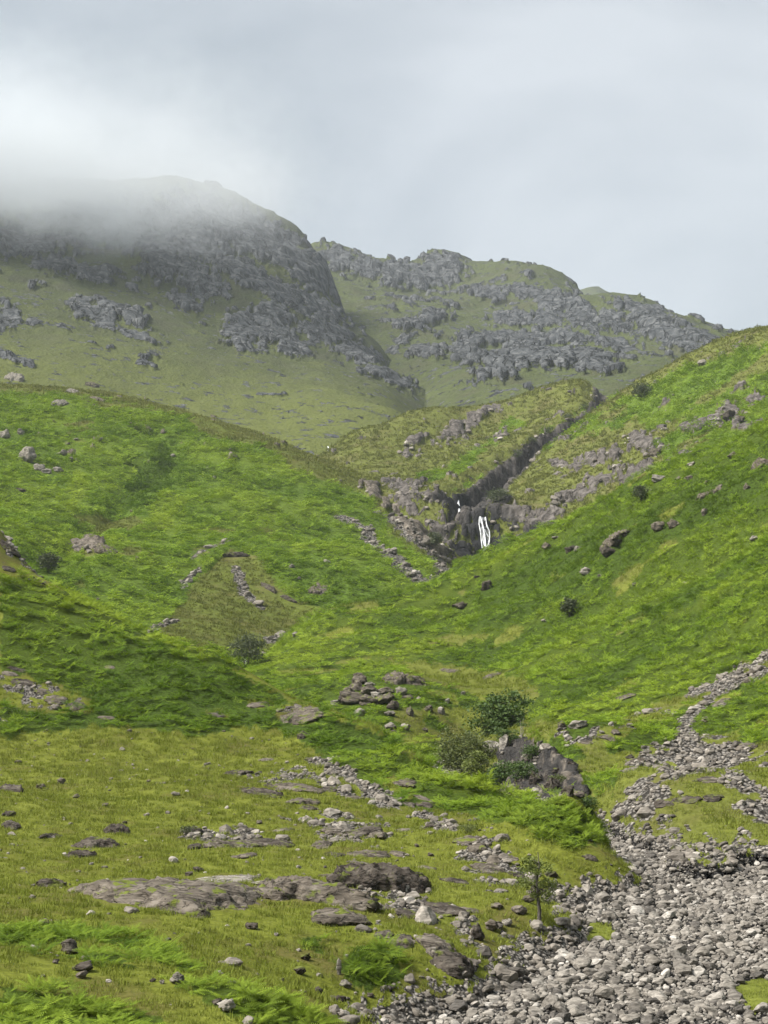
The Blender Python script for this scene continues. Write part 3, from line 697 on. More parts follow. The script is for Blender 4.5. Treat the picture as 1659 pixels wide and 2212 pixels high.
def proto_collection(name, meshes):
    c = bpy.data.collections.new(name)
    for k, me in enumerate(meshes):
        c.objects.link(bpy.data.objects.new(f'{name}_{k}', me))
    return c
def scatter_object(name, label, cat, P, rot, scl, tint, coll, kind='stuff'):
    me = bpy.data.meshes.new(name)
    me.vertices.add(len(P)); me.vertices.foreach_set('co', np.asarray(P, np.float32).ravel())
    for an, ty, dat, key in (('rot', 'FLOAT_VECTOR', rot, 'vector'), ('scl', 'FLOAT_VECTOR', scl, 'vector'), ('tint', 'FLOAT', tint, 'value')):
        a = me.attributes.new(an, ty, 'POINT'); a.data.foreach_set(key, np.asarray(dat, np.float32).ravel())
    o = link_obj(name, me)
    ng = bpy.data.node_groups.new(name, 'GeometryNodeTree')
    ng.interface.new_socket('Geometry', in_out='INPUT', socket_type='NodeSocketGeometry')
    ng.interface.new_socket('Geometry', in_out='OUTPUT', socket_type='NodeSocketGeometry')
    gi, go = ng.nodes.new('NodeGroupInput'), ng.nodes.new('NodeGroupOutput')
    ci = ng.nodes.new('GeometryNodeCollectionInfo'); ci.inputs['Collection'].default_value = coll
    ci.inputs['Separate Children'].default_value = True; ci.inputs['Reset Children'].default_value = True
    ip = ng.nodes.new('GeometryNodeInstanceOnPoints'); ip.inputs['Pick Instance'].default_value = True
    def attr(n, ty):
        a = ng.nodes.new('GeometryNodeInputNamedAttribute'); a.data_type = ty; a.inputs['Name'].default_value = n
        return a.outputs['Attribute']
    rv = ng.nodes.new('FunctionNodeRandomValue'); rv.data_type = 'INT'
    rv.inputs['Min'].default_value = 0; rv.inputs['Max'].default_value = len(coll.objects) - 1
    e2r = ng.nodes.new('FunctionNodeEulerToRotation')
    L = ng.links.new
    L(attr('rot', 'FLOAT_VECTOR'), e2r.inputs[0]); L(e2r.outputs[0], ip.inputs['Rotation'])
    L(attr('scl', 'FLOAT_VECTOR'), ip.inputs['Scale'])
    L([s for s in rv.outputs if s.type == 'INT'][0], ip.inputs['Instance Index'])
    L(gi.outputs[0], ip.inputs['Points']); L(ci.outputs[0], ip.inputs['Instance']); L(ip.outputs[0], go.inputs[0])
    md = o.modifiers.new('scatter', 'NODES'); md.node_group = ng
    return tag(o, label, cat, None, kind)

FERN_NEAR = proto_collection('fern_clump', [fern_proto('fern_clump', M_FERN_BANK, 10, 12, s) for s in (1, 2, 3, 4)])
FERN_SLOPE = proto_collection('fern_bank', [fern_proto('fern_bank', M_FERN_SLOPE, 9, 9, s) for s in (11, 12, 13)])
FERN_MID = proto_collection('fern_patch', [fern_proto('fern_patch', M_FERN, 7, 6, s) for s in (5, 6, 7)])
FERN_FAR = proto_collection('fern_stand', [fern_proto('fern_stand', M_FERN_FAR, 6, 2, s) for s in (8, 9, 10)])
TUFTS = proto_collection('grass_tuft', [tuft_proto('grass_tuft', M_GRASS, 26, 0.22, 0.13, 0.012, s) for s in (1, 2, 3)])
TUSSOCKS = proto_collection('grass_tussock', [tuft_proto('grass_tussock', M_TUSS, 18, 0.45, 0.22, 0.05, s) for s in (4, 5, 6)])
FO = FOWN

# ------------------------------------------------------------------ rock meshes
def ico(sub):
    bm = bmesh.new(); bmesh.ops.create_icosphere(bm, subdivisions=sub, radius=1)
    V = np.array([v.co[:] for v in bm.verts]); F = np.array([[v.index for v in f.verts] for f in bm.faces])
    bm.free(); return V, F
ICO = {k: ico(k) for k in (2, 3, 4, 5)}
def tri_noise(P, f, o, seed):
    return (fbm(P[:, 0] * f + 5.1, P[:, 1] * f, o, seed) + fbm(P[:, 1] * f, P[:, 2] * f + 3.3, o, seed + 3) + fbm(P[:, 2] * f + 1.7, P[:, 0] * f, o, seed + 6)) / 1.8
def stone_shape(sub, seed, cuts=9, rough=0.10, flat=0.7):
    r_ = np.random.default_rng(seed)
    V, F = ICO[sub]; V = V.copy()
    for _ in range(cuts):
        n = r_.normal(size=3); n /= np.linalg.norm(n)
        d = r_.uniform(0.52, 0.86)
        V -= np.maximum(V @ n - d, 0)[:, None] * n * 0.92
    V *= 1 + rough * tri_noise(V, 1.6, 3, seed)[:, None]
    V *= np.array([1, r_.uniform(0.7, 0.95), flat * r_.uniform(0.85, 1.1)])
    V /= np.abs(V[:, 0]).max()
    return V, F
def rock_mat(name, dark, mid, pale, s, moss=0.0, per_obj=False, streak=(0.45, 1.3, 1.7)):
    m, nt = new_mat(name)
    out = N(nt, 'ShaderNodeOutputMaterial'); bs = N(nt, 'ShaderNodeBsdfPrincipled', Roughness=0.88)
    bs.inputs['Specular IOR Level'].default_value = 0.08
    geo = N(nt, 'ShaderNodeNewGeometry'); pos = geo.outputs['Position']
    c, a = rock_color(nt, pos, s, dark, mid, pale, streak)
    if per_obj:
        oi = N(nt, 'ShaderNodeObjectInfo')
        k = ramp(nt, oi.outputs['Random'], (0.0, (0.45, 0.44, 0.44)), (0.35, (0.95, 0.92, 0.88)), (0.7, (1.15, 1.12, 1.08)), (0.93, (1.5, 1.48, 1.45)), (1.0, (2.1, 2.1, 2.1)))
        mm = N(nt, 'ShaderNodeMixRGB', blend_type='MULTIPLY'); mm.inputs['Fac'].default_value = 1
        link(nt, c, mm.inputs['Color1']); link(nt, k, mm.inputs['Color2']); c = mm.outputs['Color']
    else:
        cn = noise(nt, mapped(nt, pos, streak), 0.75 / s, 4, 0.6, 0.8)
        crk = ramp(nt, mth(nt, 'ABSOLUTE', mth(nt, 'SUBTRACT', cn, 0.5)), (0.0, (1, 1, 1)), (0.03, (0, 0, 0)))
        c = mixc(nt, mth(nt, 'MULTIPLY', crk, 0.6), c, tuple(k * 0.3 for k in dark))
        a = mth(nt, 'SUBTRACT', a, mth(nt, 'MULTIPLY', crk, 0.5))
    if moss:
        mo = noise(nt, pos, 0.9 / s, 3, 0.6)
        nz_ = N(nt, 'ShaderNodeSeparateXYZ'); link(nt, geo.outputs['Normal'], nz_.inputs[0])
        f = mth(nt, 'MULTIPLY', ramp(nt, mo, (0.56, (0, 0, 0)), (0.64, (1, 1, 1))), mth(nt, 'MULTIPLY', mth(nt, 'MAXIMUM', nz_.outputs['Z'], 0.0), moss), True)
        c = mixc(nt, f, c, (0.11, 0.13, 0.025))
    link(nt, c, bs.inputs['Base Color'])
    bp = N(nt, 'ShaderNodeBump', Strength=0.6, Distance=s * 0.5)
    link(nt, a, bp.inputs['Height']); link(nt, bp.outputs['Normal'], bs.inputs['Normal'])
    link(nt, bs.outputs['BSDF'], out.inputs['Surface'])
    return m
M_OUT = rock_mat('outcrop_rock', (0.046, 0.039, 0.031), (0.112, 0.095, 0.077), (0.205, 0.180, 0.150), 0.55, moss=1.2)
M_PALE = rock_mat('pale_rock', (0.10, 0.090, 0.076), (0.215, 0.195, 0.166), (0.34, 0.314, 0.275), 0.55, moss=0.5)
M_DARK = rock_mat('dark_rock', (0.024, 0.020, 0.017), (0.070, 0.059, 0.049), (0.150, 0.131, 0.110), 0.55, moss=0.9)
M_STONE = rock_mat('stream_stone', (0.075, 0.070, 0.063), (0.175, 0.163, 0.147), (0.29, 0.273, 0.248), 0.16, per_obj=True)
M_SCREE = rock_mat('loose_stone', (0.09, 0.082, 0.072), (0.165, 0.151, 0.134), (0.26, 0.240, 0.214), 0.22, per_obj=True)

LANDMARKS = [(370, 1945, 'the long layered slab'), (648, 1938, 'the rounded wrinkled slab'), (818, 1915, 'the dark humped outcrop'), (742, 1990, 'the knobbly outcrop'), (800, 2095, 'the lower fern clump'),
             (1163, 1930, 'the young rowan'), (1290, 1790, 'the bracken spur tip'), (181, 2098, 'the undercut boulder'), (384, 2120, 'the pale topped boulder'), (1060, 1620, 'the ravine trees'), (790, 1490, 'the stacked knoll rocks'),
             (1330, 1170, 'the mossy crag'), (1231, 1312, 'the lone round bush'), (1385, 1065, 'the bracken crest bush'), (1050, 1170, 'the tall waterfall'), (60, 985, 'the largest left hill boulder'), (530, 1290, 'the grassy landslip'),
             (530, 1410, 'the grey green tree'), (1246, 1570, 'the pale boulder by the ravine'), (1480, 1620, 'the pale worn path'), (1200, 930, 'the dark gully'), (980, 2075, 'the dark streamside rock end'), (500, 1830, 'the mid turf outcrops'),
             (140, 1510, 'the left bracken rocks'), (1000, 1470, 'the flat grass patch'), (105, 1215, 'the bush in the left fold'), (150, 845, 'the crest of the left hill'), (640, 1545, 'the rock on the spur crest'), (100, 1700, 'the open turf at the left'), (640, 1705, 'the stony patch in mid turf'), (1590, 960, 'the upper right bracken'), (700, 1260, 'the left hill scree scars')]
PENDING = []
def auto_label(o, x, y, w, m, what):
    k = w * Vector(o.location).length / QF
    size = 'small' if k < 0.7 else 'medium' if k < 1.6 else 'large' if k < 4 else 'very large'
    tone = {'p': 'pale', 'd': 'dark', 'o': 'brown grey'}[m]
    d = sorted(((math.hypot(x - a, y - b), a, b, n) for a, b, n in LANDMARKS if math.hypot(x - a, y - b) > 14))[0]
    dx, dy = x - d[1], y - d[2]
    if abs(dx) > 2.2 * abs(dy): way = 'right of' if dx > 0 else 'left of'
    elif abs(dy) > 2.2 * abs(dx): way = 'below' if dy > 0 else 'above'
    else: way = ('below and ' if dy > 0 else 'above and ') + ('right of' if dx > 0 else 'left of')
    near_ = 'just ' if d[0] < 45 else '' if d[0] < 110 else 'well '
    PENDING.append((o, x, y, f'{size} {tone} {what} {near_}{way} {d[3]}'))
ORD = ['leftmost', 'second', 'third', 'fourth', 'fifth', 'sixth', 'seventh', 'eighth', 'ninth', 'tenth']
def finish_labels():
    by = {}
    for o, x, y, t in PENDING: by.setdefault(t, []).append((x, y, o))
    for t, L in by.items():
        L.sort(key=lambda q: (q[0], q[1]))
        for i, (_, _, o) in enumerate(L):
            if len(L) == 1: o['label'] = t
            else: o['label'] = (f'leftmost {t}' if i == 0 else f'rightmost {t}' if i == len(L) - 1 else f'{t}, {ORD[min(i, 9)]} from left')
def surface_frame(x, y, p):
    d = max(0.3, p.xy.length * 0.006)
    gx = (ground(p.x + d, p.y) - ground(p.x - d, p.y)) / (2 * d)
    gy = (ground(p.x, p.y + d) - ground(p.x, p.y - d)) / (2 * d)
    return Vector((-gx, -gy, 1)).normalized()
MATS = {'o': M_OUT, 'p': M_PALE, 'd': M_DARK}
rock_count = [0]; ROCKS = []
def outcrop(x0, y0, x1, y1, h, m='o', label=None, thick=0.22, where='near bank', group=None):
    """a slab of bedrock lying in the slope between two photo points, h photo pixels deep"""
    rock_count[0] += 1; seed = 300 + rock_count[0]
    A, B = hit(x0, y0), hit(x1, y1)
    cx, cy = (x0 + x1) / 2, (y0 + y1) / 2
    T, Bt = hit(cx, cy - h / 2), hit(cx, cy + h / 2)
    if None in (A, B, T, Bt): return
    C_ = (T + Bt) / 2; C_.z = ground(C_.x, C_.y)
    u = (B - A); a = u.length / 2 * 0.9
    hm = h * C_.length / QF
    if u.length > 2.2 * abs(x1 - x0) * C_.length / QF: a = abs(x1 - x0) * C_.length / QF / 2; u = Vector((1, 0, 0))
    b = 0.85 * min(max((T - Bt).length / 2, hm * 0.5), 2.6 * hm + 0.3 * a)
    n = surface_frame(cx, cy, C_)
    u = (u - n * u.dot(n)).normalized(); v = n.cross(u)
    c = max(0.30 * hm, thick * min(a, b))
    big = a > 1.2
    V, F = ICO[5 if big else 4]; V = V.copy()
    r_ = np.random.default_rng(seed)
    for _ in range(7):
        k = r_.normal(size=3); k[2] *= 0.5; k /= np.linalg.norm(k)
        V -= np.maximum(V @ k - r_.uniform(0.6, 0.9), 0)[:, None] * k * 0.9
    th = np.arctan2(V[:, 1], V[:, 0])
    V[:, :2] *= (1 + 0.28 * fbm(np.cos(th) * 1.3 + seed, np.sin(th) * 1.3, 3, seed))[:, None]
    W = V * np.array([a, b, c])
    sc_ = 1.0 / max(0.25 * c + 0.10 * a, 0.12)
    lay_ = ridged(W[:, 0] * 0.35 * sc_ + W[:, 2] * sc_, W[:, 1] * 1.5 * sc_, 4, seed, 0.6)
    W[:, 2] += np.where(V[:, 2] > -0.3, 1, 0) * (0.34 * c * lay_ + 0.25 * c * tri_noise(W, sc_ * 1.1, 4, seed))
    W[:, :2] *= (1 + 0.06 * tri_noise(W, sc_ * 1.5, 3, seed + 50))[:, None]
    Mx = np.array([u[:], v[:], n[:]])
    W = W @ Mx - np.array(n[:]) * c * 0.25
    ROCKS.append((C_.x, C_.y, 0.8 * min(a, b) if min(a, b) * 2 > a else 0.6 * a))
    me = mesh_arrays('rock_outcrop', W, F, MATS[m])
    o = link_obj('rock_outcrop', me, loc=C_)
    if not label: auto_label(o, cx, cy, abs(x1 - x0), m, 'outcrop')
    return tag(o, label, 'rock outcrop', group or f'rock outcrops on the {where}')
def boulder(x, y, w, h, m='o', label=None, where='near bank', sink=0.22, tilt=None, sub=4, lift=0.0, cuts=10, name='boulder', group=None):
    """a single rock standing on the slope; x, y is the middle of its foot in the photo"""
    rock_count[0] += 1; seed = 300 + rock_count[0]
    p = hit(x, y)
    if p is None: return
    k = p.length / QF
    a, c = w * k / 2, h * k * (1 + sink)
    V, F = stone_shape(sub, seed, cuts, 0.22, 1.0)
    V = V / np.abs(V).max(0)
    r_ = random.Random(seed)
    V = V * np.array([a, 0.85 * a, c / 2])
    V *= (1 + 0.10 * tri_noise(V / max(a, 0.01), 2.6, 4, seed))[:, None]
    me = mesh_arrays(name, V, F, MATS[m])
    q = p + Vector((p.x, p.y, 0)).normalized() * 0.5 * a
    ROCKS.append((q.x, q.y, a))
    o = link_obj(name, me, loc=(q.x, q.y, p.z + c / 2 - sink * h * k + lift * k))
    o.rotation_euler = (r_.uniform(-.12, .12), tilt if tilt is not None else r_.uniform(-.18, .18), r_.uniform(-.4, .4))
    if not label: auto_label(o, x, y - h / 2, w, m, 'rock face' if name == 'rock_buttress' else 'boulder')
    return tag(o, label, 'boulder' if name == 'boulder' else 'rock face', group or f'boulders on the {where}')

# --- near bank slabs
outcrop(185, 1908, 560, 1985, 64, 'o', 'long layered brown grey bedrock slab sloping across the near turf', 0.16)
outcrop(425, 1893, 560, 1903, 24, 'p', 'pale cracked slab just above the long layered slab', 0.14)
outcrop(545, 1905, 650, 1922, 20, 'p', 'pale broken ledge joining two slabs on the near turf', 0.14)
outcrop(575, 1950, 720, 1928, 60, 'o', 'rounded wrinkled grey slab right of the long layered slab', 0.34)
outcrop(760, 1893, 875, 1938, 50, 'd', 'dark humped outcrop with a steep right end on the near bank', 0.42)
outcrop(740, 1902, 800, 1908, 18, 'o')
outcrop(790, 1955, 850, 1965, 16, 'o'); outcrop(845, 1960, 920, 1985, 30, 'd')
outcrop(702, 1968, 782, 2008, 46, 'o', 'knobbly grey outcrop above the bracken clump on the near bank', 0.35)
outcrop(810, 2018, 848, 2028, 28, 'o'); outcrop(840, 2025, 892, 2050, 38, 'o')
outcrop(890, 2040, 1000, 2062, 46, 'o', 'sloping brown slab leading down to the stream bed', 0.3)
outcrop(930, 2088, 1030, 2092, 52, 'd', 'dark blocky rock end standing over the stream stones', 0.5)
outcrop(910, 1945, 985, 1988, 30, 'd'); outcrop(975, 1960, 1040, 1975, 16, 'o')
for a in ((535, 1716, 600, 1712, 24), (590, 1706, 650, 1698, 26), (640, 1712, 690, 1706, 18), (680, 1694, 745, 1716, 14), (745, 1714, 790, 1735, 10), (620, 1728, 680, 1740, 12), (640, 1745, 690, 1748, 10),
          (672, 1832, 726, 1816, 30), (690, 1800, 745, 1795, 22), (735, 1800, 800, 1806, 30), (790, 1795, 842, 1818, 30), (760, 1836, 830, 1852, 24), (700, 1842, 745, 1848, 16), (755, 1862, 800, 1872, 14), (840, 1840, 880, 1852, 12),
          (402, 1838, 440, 1826, 26), (440, 1832, 490, 1822, 34), (485, 1822, 548, 1832, 40), (545, 1826, 612, 1818, 24), (500, 1850, 560, 1852, 14), (595, 1790, 625, 1795, 14), (530, 1790, 555, 1792, 10),
          (1015, 1822, 1050, 1842, 26), (1045, 1838, 1090, 1878, 34), (950, 1788, 1000, 1790, 24), (990, 1812, 1030, 1826, 24), (1030, 1860, 1080, 1890, 26), (905, 1790, 945, 1795, 14), (850, 1790, 895, 1800, 14), (1090, 1840, 1120, 1870, 18), (1105, 1880, 1150, 1905, 20),
          (95, 1508, 145, 1520, 24), (140, 1520, 190, 1528, 24), (20, 1466, 80, 1484, 16), (60, 1490, 120, 1500, 18), (0, 1450, 40, 1460, 12), (10, 1440, 60, 1452, 10),
          (615, 1536, 690, 1562, 30), (525, 1522, 588, 1526, 14), (442, 1544, 492, 1548, 12), (845, 1688, 908, 1706, 20), (868, 1736, 900, 1738, 14), (895, 1736, 945, 1742, 12), (885, 1712, 940, 1736, 9),
          (1255, 1852, 1295, 1858, 18), (490, 1670, 540, 1676, 12), (210, 1548, 250, 1552, 10), (225, 1440, 250, 1444, 8), (660, 1640, 690, 1645, 8), (560, 1640, 590, 1643, 8),
          (690, 1890, 720, 1894, 8), (960, 1900, 1000, 1912, 12), (880, 1910, 930, 1920, 12), (900, 1870, 940, 1878, 10)):
    outcrop(*a, 'o' if rock_count[0] % 3 else 'd')
for a in ((215, 1795, 290, 1797, 15), (385, 1800, 445, 1800, 14), (0, 1784, 48, 1786, 18), (90, 1806, 130, 1809, 15), (155, 1844, 192, 1852, 18), (150, 1826, 270, 1830, 10), (75, 1910, 150, 1916, 10), (0, 1705, 50, 1712, 9), (0, 1760, 40, 1764, 9)):
    outcrop(*a, 'd', thick=0.5)
for a in ((30, 1200, 80, 1225, 22), (80, 1235, 120, 1262, 14), (0, 1180, 40, 1200, 20), (0, 1225, 40, 1235, 14)):
    outcrop(*a, 'd')
for a in ((468, 1202, 545, 1200, 6), (560, 1260, 602, 1284, 6), (598, 1284, 642, 1304, 6)): outcrop(*a, 'd', where='landslip', thick=0.9)
# --- near bank boulders
boulder(149, 2062, 38, 30, 'd', 'large dark craggy boulder among ferns at the lower left')
boulder(181, 2099, 46, 21, 'd', 'flat topped boulder with a dark undercut at the lower left')
boulder(178, 2115, 30, 17, 'o', 'blocky boulder resting just below the undercut one')
boulder(384, 2126, 33, 22, 'p', 'pale topped blocky boulder on grass left of the ferns')
for a in ((121, 2082, 16, 10, 'd'), (189, 2078, 28, 11, 'o'), (544, 2008, 29, 17, 'd'), (488, 2186, 38, 28, 'p'), (470, 2172, 26, 14, 'd'), (648, 2106, 28, 18, 'd'), (688, 2148, 20, 15, 'd'), (747, 2134, 28, 16, 'p'), (732, 2170, 30, 18, 'd'),
          (380, 1720, 24, 9, 'p'), (131, 1694, 20, 13, 'o'), (88, 1704, 22, 11, 'o'), (165, 1724, 18, 8, 'o'), (228, 1742, 16, 8, 'o'), (655, 1596, 30, 16, 'd'), (428, 1884, 26, 12, 'd'), (408, 1892, 18, 9, 'd'), (95, 2000, 24, 14, 'o'), (330, 2122, 14, 8, 'd'), (350, 2126, 12, 9, 'p'),
          (660, 2075, 22, 15, 'd'), (470, 2105, 16, 9, 'p'), (555, 2110, 14, 8, 'o'), (610, 2122, 16, 9, 'o'), (690, 2110, 14, 8, 'p'), (800, 2155, 18, 10, 'o'), (1190, 1895, 30, 14, 'd'), (1160, 1935, 40, 20, 'd'), (1140, 1950, 30, 14, 'o'), (1120, 1975, 36, 18, 'o'), (1075, 1965, 30, 14, 'o'),
          (1060, 2010, 36, 22, 'o'), (1030, 2030, 30, 34, 'd'), (1095, 2000, 26, 14, 'p'), (1000, 1740, 14, 7, 'd'), (730, 1640, 14, 8, 'o'), (820, 1800, 18, 10, 'o'), (560, 1780, 14, 8, 'o'), (320, 1690, 12, 6, 'o'), (40, 1650, 18, 8, 'o'), (270, 1780, 12, 6, 'd'), (900, 1830, 12, 7, 'o'), (930, 1850, 14, 8, 'o'), (880, 1850, 12, 6, 'p')):
    boulder(*a)
boulder(732, 2106, 11, 34, 'p', 'thin pale upright stone beside the fern clump', cuts=5)
# --- right hillside rocks
RW = 'right hillside'
KN = 'rocky knoll above the stream'
for a in ((760, 1522, 52, 30, 'o'), (795, 1524, 46, 24, 'o'), (826, 1522, 46, 20, 'o'), (742, 1522, 28, 24, 'd'), (726, 1524, 34, 12, 'p'), (768, 1500, 44, 26, 'o'), (800, 1502, 44, 22, 'o'), (833, 1500, 40, 16, 'o'), (775, 1480, 38, 22, 'o'), (772, 1466, 26, 14, 'o'), (800, 1484, 26, 12, 'p'), (815, 1508, 30, 14, 'p'), (840, 1512, 26, 16, 'o'), (750, 1506, 26, 22, 'o')):
    boulder(*a, where=KN, sink=0.12, cuts=12)
outcrop(848, 1462, 905, 1482, 22, 'o', 'tilted slab at the top right of the rocky knoll', 0.5, KN)
for a in ((775, 1549, 30, 22, 'p'), (846, 1534, 34, 20, 'd'), (842, 1547, 26, 12, 'p'), (886, 1547, 19, 22, 'o'), (876, 1577, 22, 17, 'p'), (842, 1576, 28, 15, 'p'), (919, 1581, 15, 11, 'o'), (866, 1502, 28, 18, 'p'), (882, 1512, 28, 12, 'o'), (927, 1539, 24, 16, 'o'), (953, 1543, 19, 20, 'p'), (967, 1520, 13, 12, 'p'), (905, 1512, 12, 8, 'p'), (850, 1585, 16, 8, 'o'), (1000, 1500, 14, 8, 'p')):
    boulder(*a, where=KN)
CL_ = 'ravine wall beside the trees'
for a in ((1120, 1712, 40, 34, 'd'), (1156, 1708, 36, 40, 'd'), (1196, 1714, 38, 34, 'd'), (1228, 1720, 32, 24, 'd'), (1142, 1650, 28, 22, 'd'), (1205, 1672, 26, 14, 'd'), (1252, 1724, 30, 14, 'o')):
    boulder(*a, where=CL_, sub=5, cuts=16, sink=0.3, name='rock_buttress')
boulder(1070, 1632, 66, 34, 'p', 'pale saddle shaped rock under the dark tree in the ravine', where=CL_, sub=5, cuts=6)
boulder(1088, 1630, 24, 44, 'p', 'pale pointed rock fin standing in the ravine', where=CL_, cuts=6, tilt=0.2)
boulder(1246, 1575, 50, 22, 'p', 'large pale boulder in bracken right of the ravine trees', where=RW)
for a in ((1214, 1574, 20, 16, 'o'), (1225, 1615, 16, 8, 'p'), (1237, 1658, 26, 13, 'd'), (1330, 1588, 24, 12, 'o'), (1300, 1585, 14, 7, 'p'), (1525, 1560, 22, 12, 'o'), (1412, 1610, 18, 8, 'p'), (1360, 1640, 20, 10, 'd'), (1560, 1530, 24, 12, 'p'), (1620, 1460, 26, 14, 'o'), (1590, 1490, 18, 10, 'p')):
    boulder(*a, where=RW)
for a in ((1400, 1738, 1460, 1735, 20), (1450, 1732, 1520, 1726, 22), (1510, 1728, 1570, 1722, 18), (1345, 1648, 1400, 1640, 12), (1290, 1590, 1340, 1600, 14), (1250, 1600, 1300, 1605, 12), (1580, 1620, 1640, 1610, 14), (1500, 1690, 1560, 1680, 14), (1540, 1530, 1580, 1505, 12), (1600, 1480, 1640, 1455, 14), (1420, 1660, 1470, 1664, 10), (1040, 1458, 1090, 1466, 8), (940, 1445, 1000, 1452, 8), (1330, 1515, 1370, 1500, 10)):
    outcrop(*a, 'd' if a[1] > 1715 else 'o', where=RW)
outcrop(1300, 1190, 1362, 1150, 52, 'o', 'mossy crag with a dark overhang in the right hand bracken', 0.5, RW)
boulder(1315, 1202, 40, 26, 'd', 'dark overhanging block at the foot of the mossy crag', where=RW)
for a in ((1182, 1188, 24, 20, 'o'), (1232, 1192, 30, 15, 'd'), (1250, 1190, 24, 12, 'p'), (1201, 1164, 20, 8, 'p'), (1422, 1148, 32, 26, 'o'), (1455, 1140, 28, 20, 'o'), (1523, 1112, 17, 15, 'o'), (1614, 1058, 20, 15, 'o'), (1630, 1168, 24, 11, 'p'), (1582, 990, 22, 15, 'o'), (1050, 1276, 28, 24, 'd'), (995, 1315, 38, 15, 'd'), (1265, 1242, 28, 17, 'p'), (1296, 1247, 15, 7, 'p'), (1176, 1344, 15, 7, 'p'), (1030, 1248, 18, 7, 'd'), (1422, 1040, 32, 17, 'p'), (1465, 1038, 20, 10, 'o'), (1490, 1036, 24, 10, 'o'), (1530, 1046, 20, 8, 'o'), (1370, 1265, 12, 6, 'p'), (1480, 1262, 14, 6, 'p')):
    boulder(*a, where=RW)
for a in ((1495, 1082, 1545, 1060, 16), (1540, 1062, 1562, 1052, 14), (1620, 1015, 1659, 990, 22), (1655, 1000, 1690, 985, 20)):
    outcrop(*a, 'o', where=RW, thick=0.5)
# --- left hill rocks
LW = 'left bracken hill'
boulder(60, 1000, 40, 38, 'p', 'large pale boulder standing in the left hand bracken', where=LW)
for a in ((10, 947, 26, 20, 'p'), (44, 940, 18, 15, 'p'), (83, 1016, 26, 18, 'p'), (100, 1022, 26, 12, 'p'), (125, 1020, 24, 12, 'p'), (135, 984, 28, 14, 'p'), (145, 960, 12, 8, 'o'), (165, 952, 12, 8, 'p'), (47, 1062, 28, 9, 'd'), (353, 936, 15, 11, 'o'), (375, 988, 13, 9, 'p'), (448, 1014, 9, 6, 'p'), (462, 1034, 8, 7, 'p'), (296, 1212, 11, 11, 'o'), (705, 1216, 20, 8, 'p'), (630, 1227, 15, 9, 'p'), (608, 1380, 32, 20, 'p'), (285, 1106, 10, 6, 'o'), (640, 1375, 18, 10, 'p'), (572, 1418, 22, 12, 'p'), (645, 1252, 10, 7, 'p'), (374, 1345, 16, 8, 'p'), (212, 1296, 8, 5, 'p'), (735, 1040, 9, 5, 'p'), (497, 972, 8, 5, 'p')):
    boulder(*a, where=LW)
for a in ((110, 872, 146, 876, 12), (135, 846, 170, 850, 14), (168, 858, 195, 862, 13), (195, 862, 224, 864, 13), (322, 872, 352, 874, 10), (350, 876, 386, 880, 12), (160, 1186, 185, 1188, 14), (200, 1186, 250, 1190, 22), (664, 1268, 695, 1288, 20), (0, 815, 60, 822, 12), (180, 828, 215, 838, 9)):
    outcrop(*a, 'o' if a[0] > 150 else 'p', where=LW, thick=0.5)
boulder(1518, 790, 22, 16, 'p', 'pale boulder on the crest of the hill above the gully', where='middle hill')
for a in ((1415, 985, 30, 20, 'o'), (1290, 1000, 24, 10, 'o'), (1210, 930, 9, 6, 'p'), (1268, 912, 8, 5, 'p'), (1310, 915, 9, 6, 'p'), (1575, 905, 30, 24, 'd'), (1600, 912, 20, 16, 'o'), (1455, 855, 8, 5, 'p'), (1495, 1005, 20, 9, 'p')):
    boulder(*a, where='middle hill')

finish_labels()
# ------------------------------------------------------------------ stones of the stream bed
STONES = [stone_shape(3, 900 + k, 13, 0.14, 0.62) for k in range(10)]
STONE_ME = [mesh_arrays('stream_boulder', V * 0.5, F, M_STONE, False) for V, F in STONES]
SMALL = [stone_shape(2, 950 + k, 10, 0.14, 0.6) for k in range(8)]
SM_BED = proto_collection('bed_stone', [mesh_arrays('bed_stone', V * 0.5, F, M_STONE, False) for V, F in SMALL])
SM_LOOSE = proto_collection('loose_stone', [mesh_arrays('loose_stone', V * 0.5, F, M_SCREE, False) for V, F in SMALL])
bedmask = FSEEN & (FO == BED) & (FR < 150) & (FSC > 0.5)
P, f, sp, r_ = scatter_points(bedmask, 0.155, 201)
size = np.clip(0.175 * np.exp(r_.normal(0, 0.50, len(P))), 0.11, 0.65)
order = np.argsort(-size); cell = {}; keep = []
for i in order:
    x, y, s = P[i, 0], P[i, 1], size[i]
    kx, ky = int(x // 0.8), int(y // 0.8); ok = True
    for ax in (-1, 0, 1):
        for ay in (-1, 0, 1):
            for (ox, oy, os_) in cell.get((kx + ax, ky + ay), ()):
                if (x - ox) ** 2 + (y - oy) ** 2 < (0.37 * (s + os_)) ** 2: ok = False; break
            if not ok: break
        if not ok: break
    if ok: cell.setdefault((kx, ky), []).append((x, y, s)); keep.append(i)
keep = np.array(keep)
P, f, size = P[keep], f[keep], size[keep]
pqx, pqy = project(P[:, 0], P[:, 1], P[:, 2])
onscreen = (pqx > 0) & (pqx < QW) & (pqy < QH)
rank = np.argsort(-(size / np.hypot(P[:, 0], P[:, 1]) * onscreen))
solo, rest = rank[:300], rank[300:]
for k, i in enumerate(solo):
    o = bpy.data.objects.new('stream_boulder', STONE_ME[k % len(STONE_ME)]); col.objects.link(o)
    o.location = (P[i, 0], P[i, 1], P[i, 2] + 0.12 * size[i]); o.scale = (size[i],) * 3
    o.rotation_euler = (r_.normal(0, .25), r_.normal(0, .25), r_.uniform(0, 6.28))
    tag(o, 'rounded grey boulder among the stones of the dry stream bed', 'stream boulder', 'large boulders of the dry stream bed')
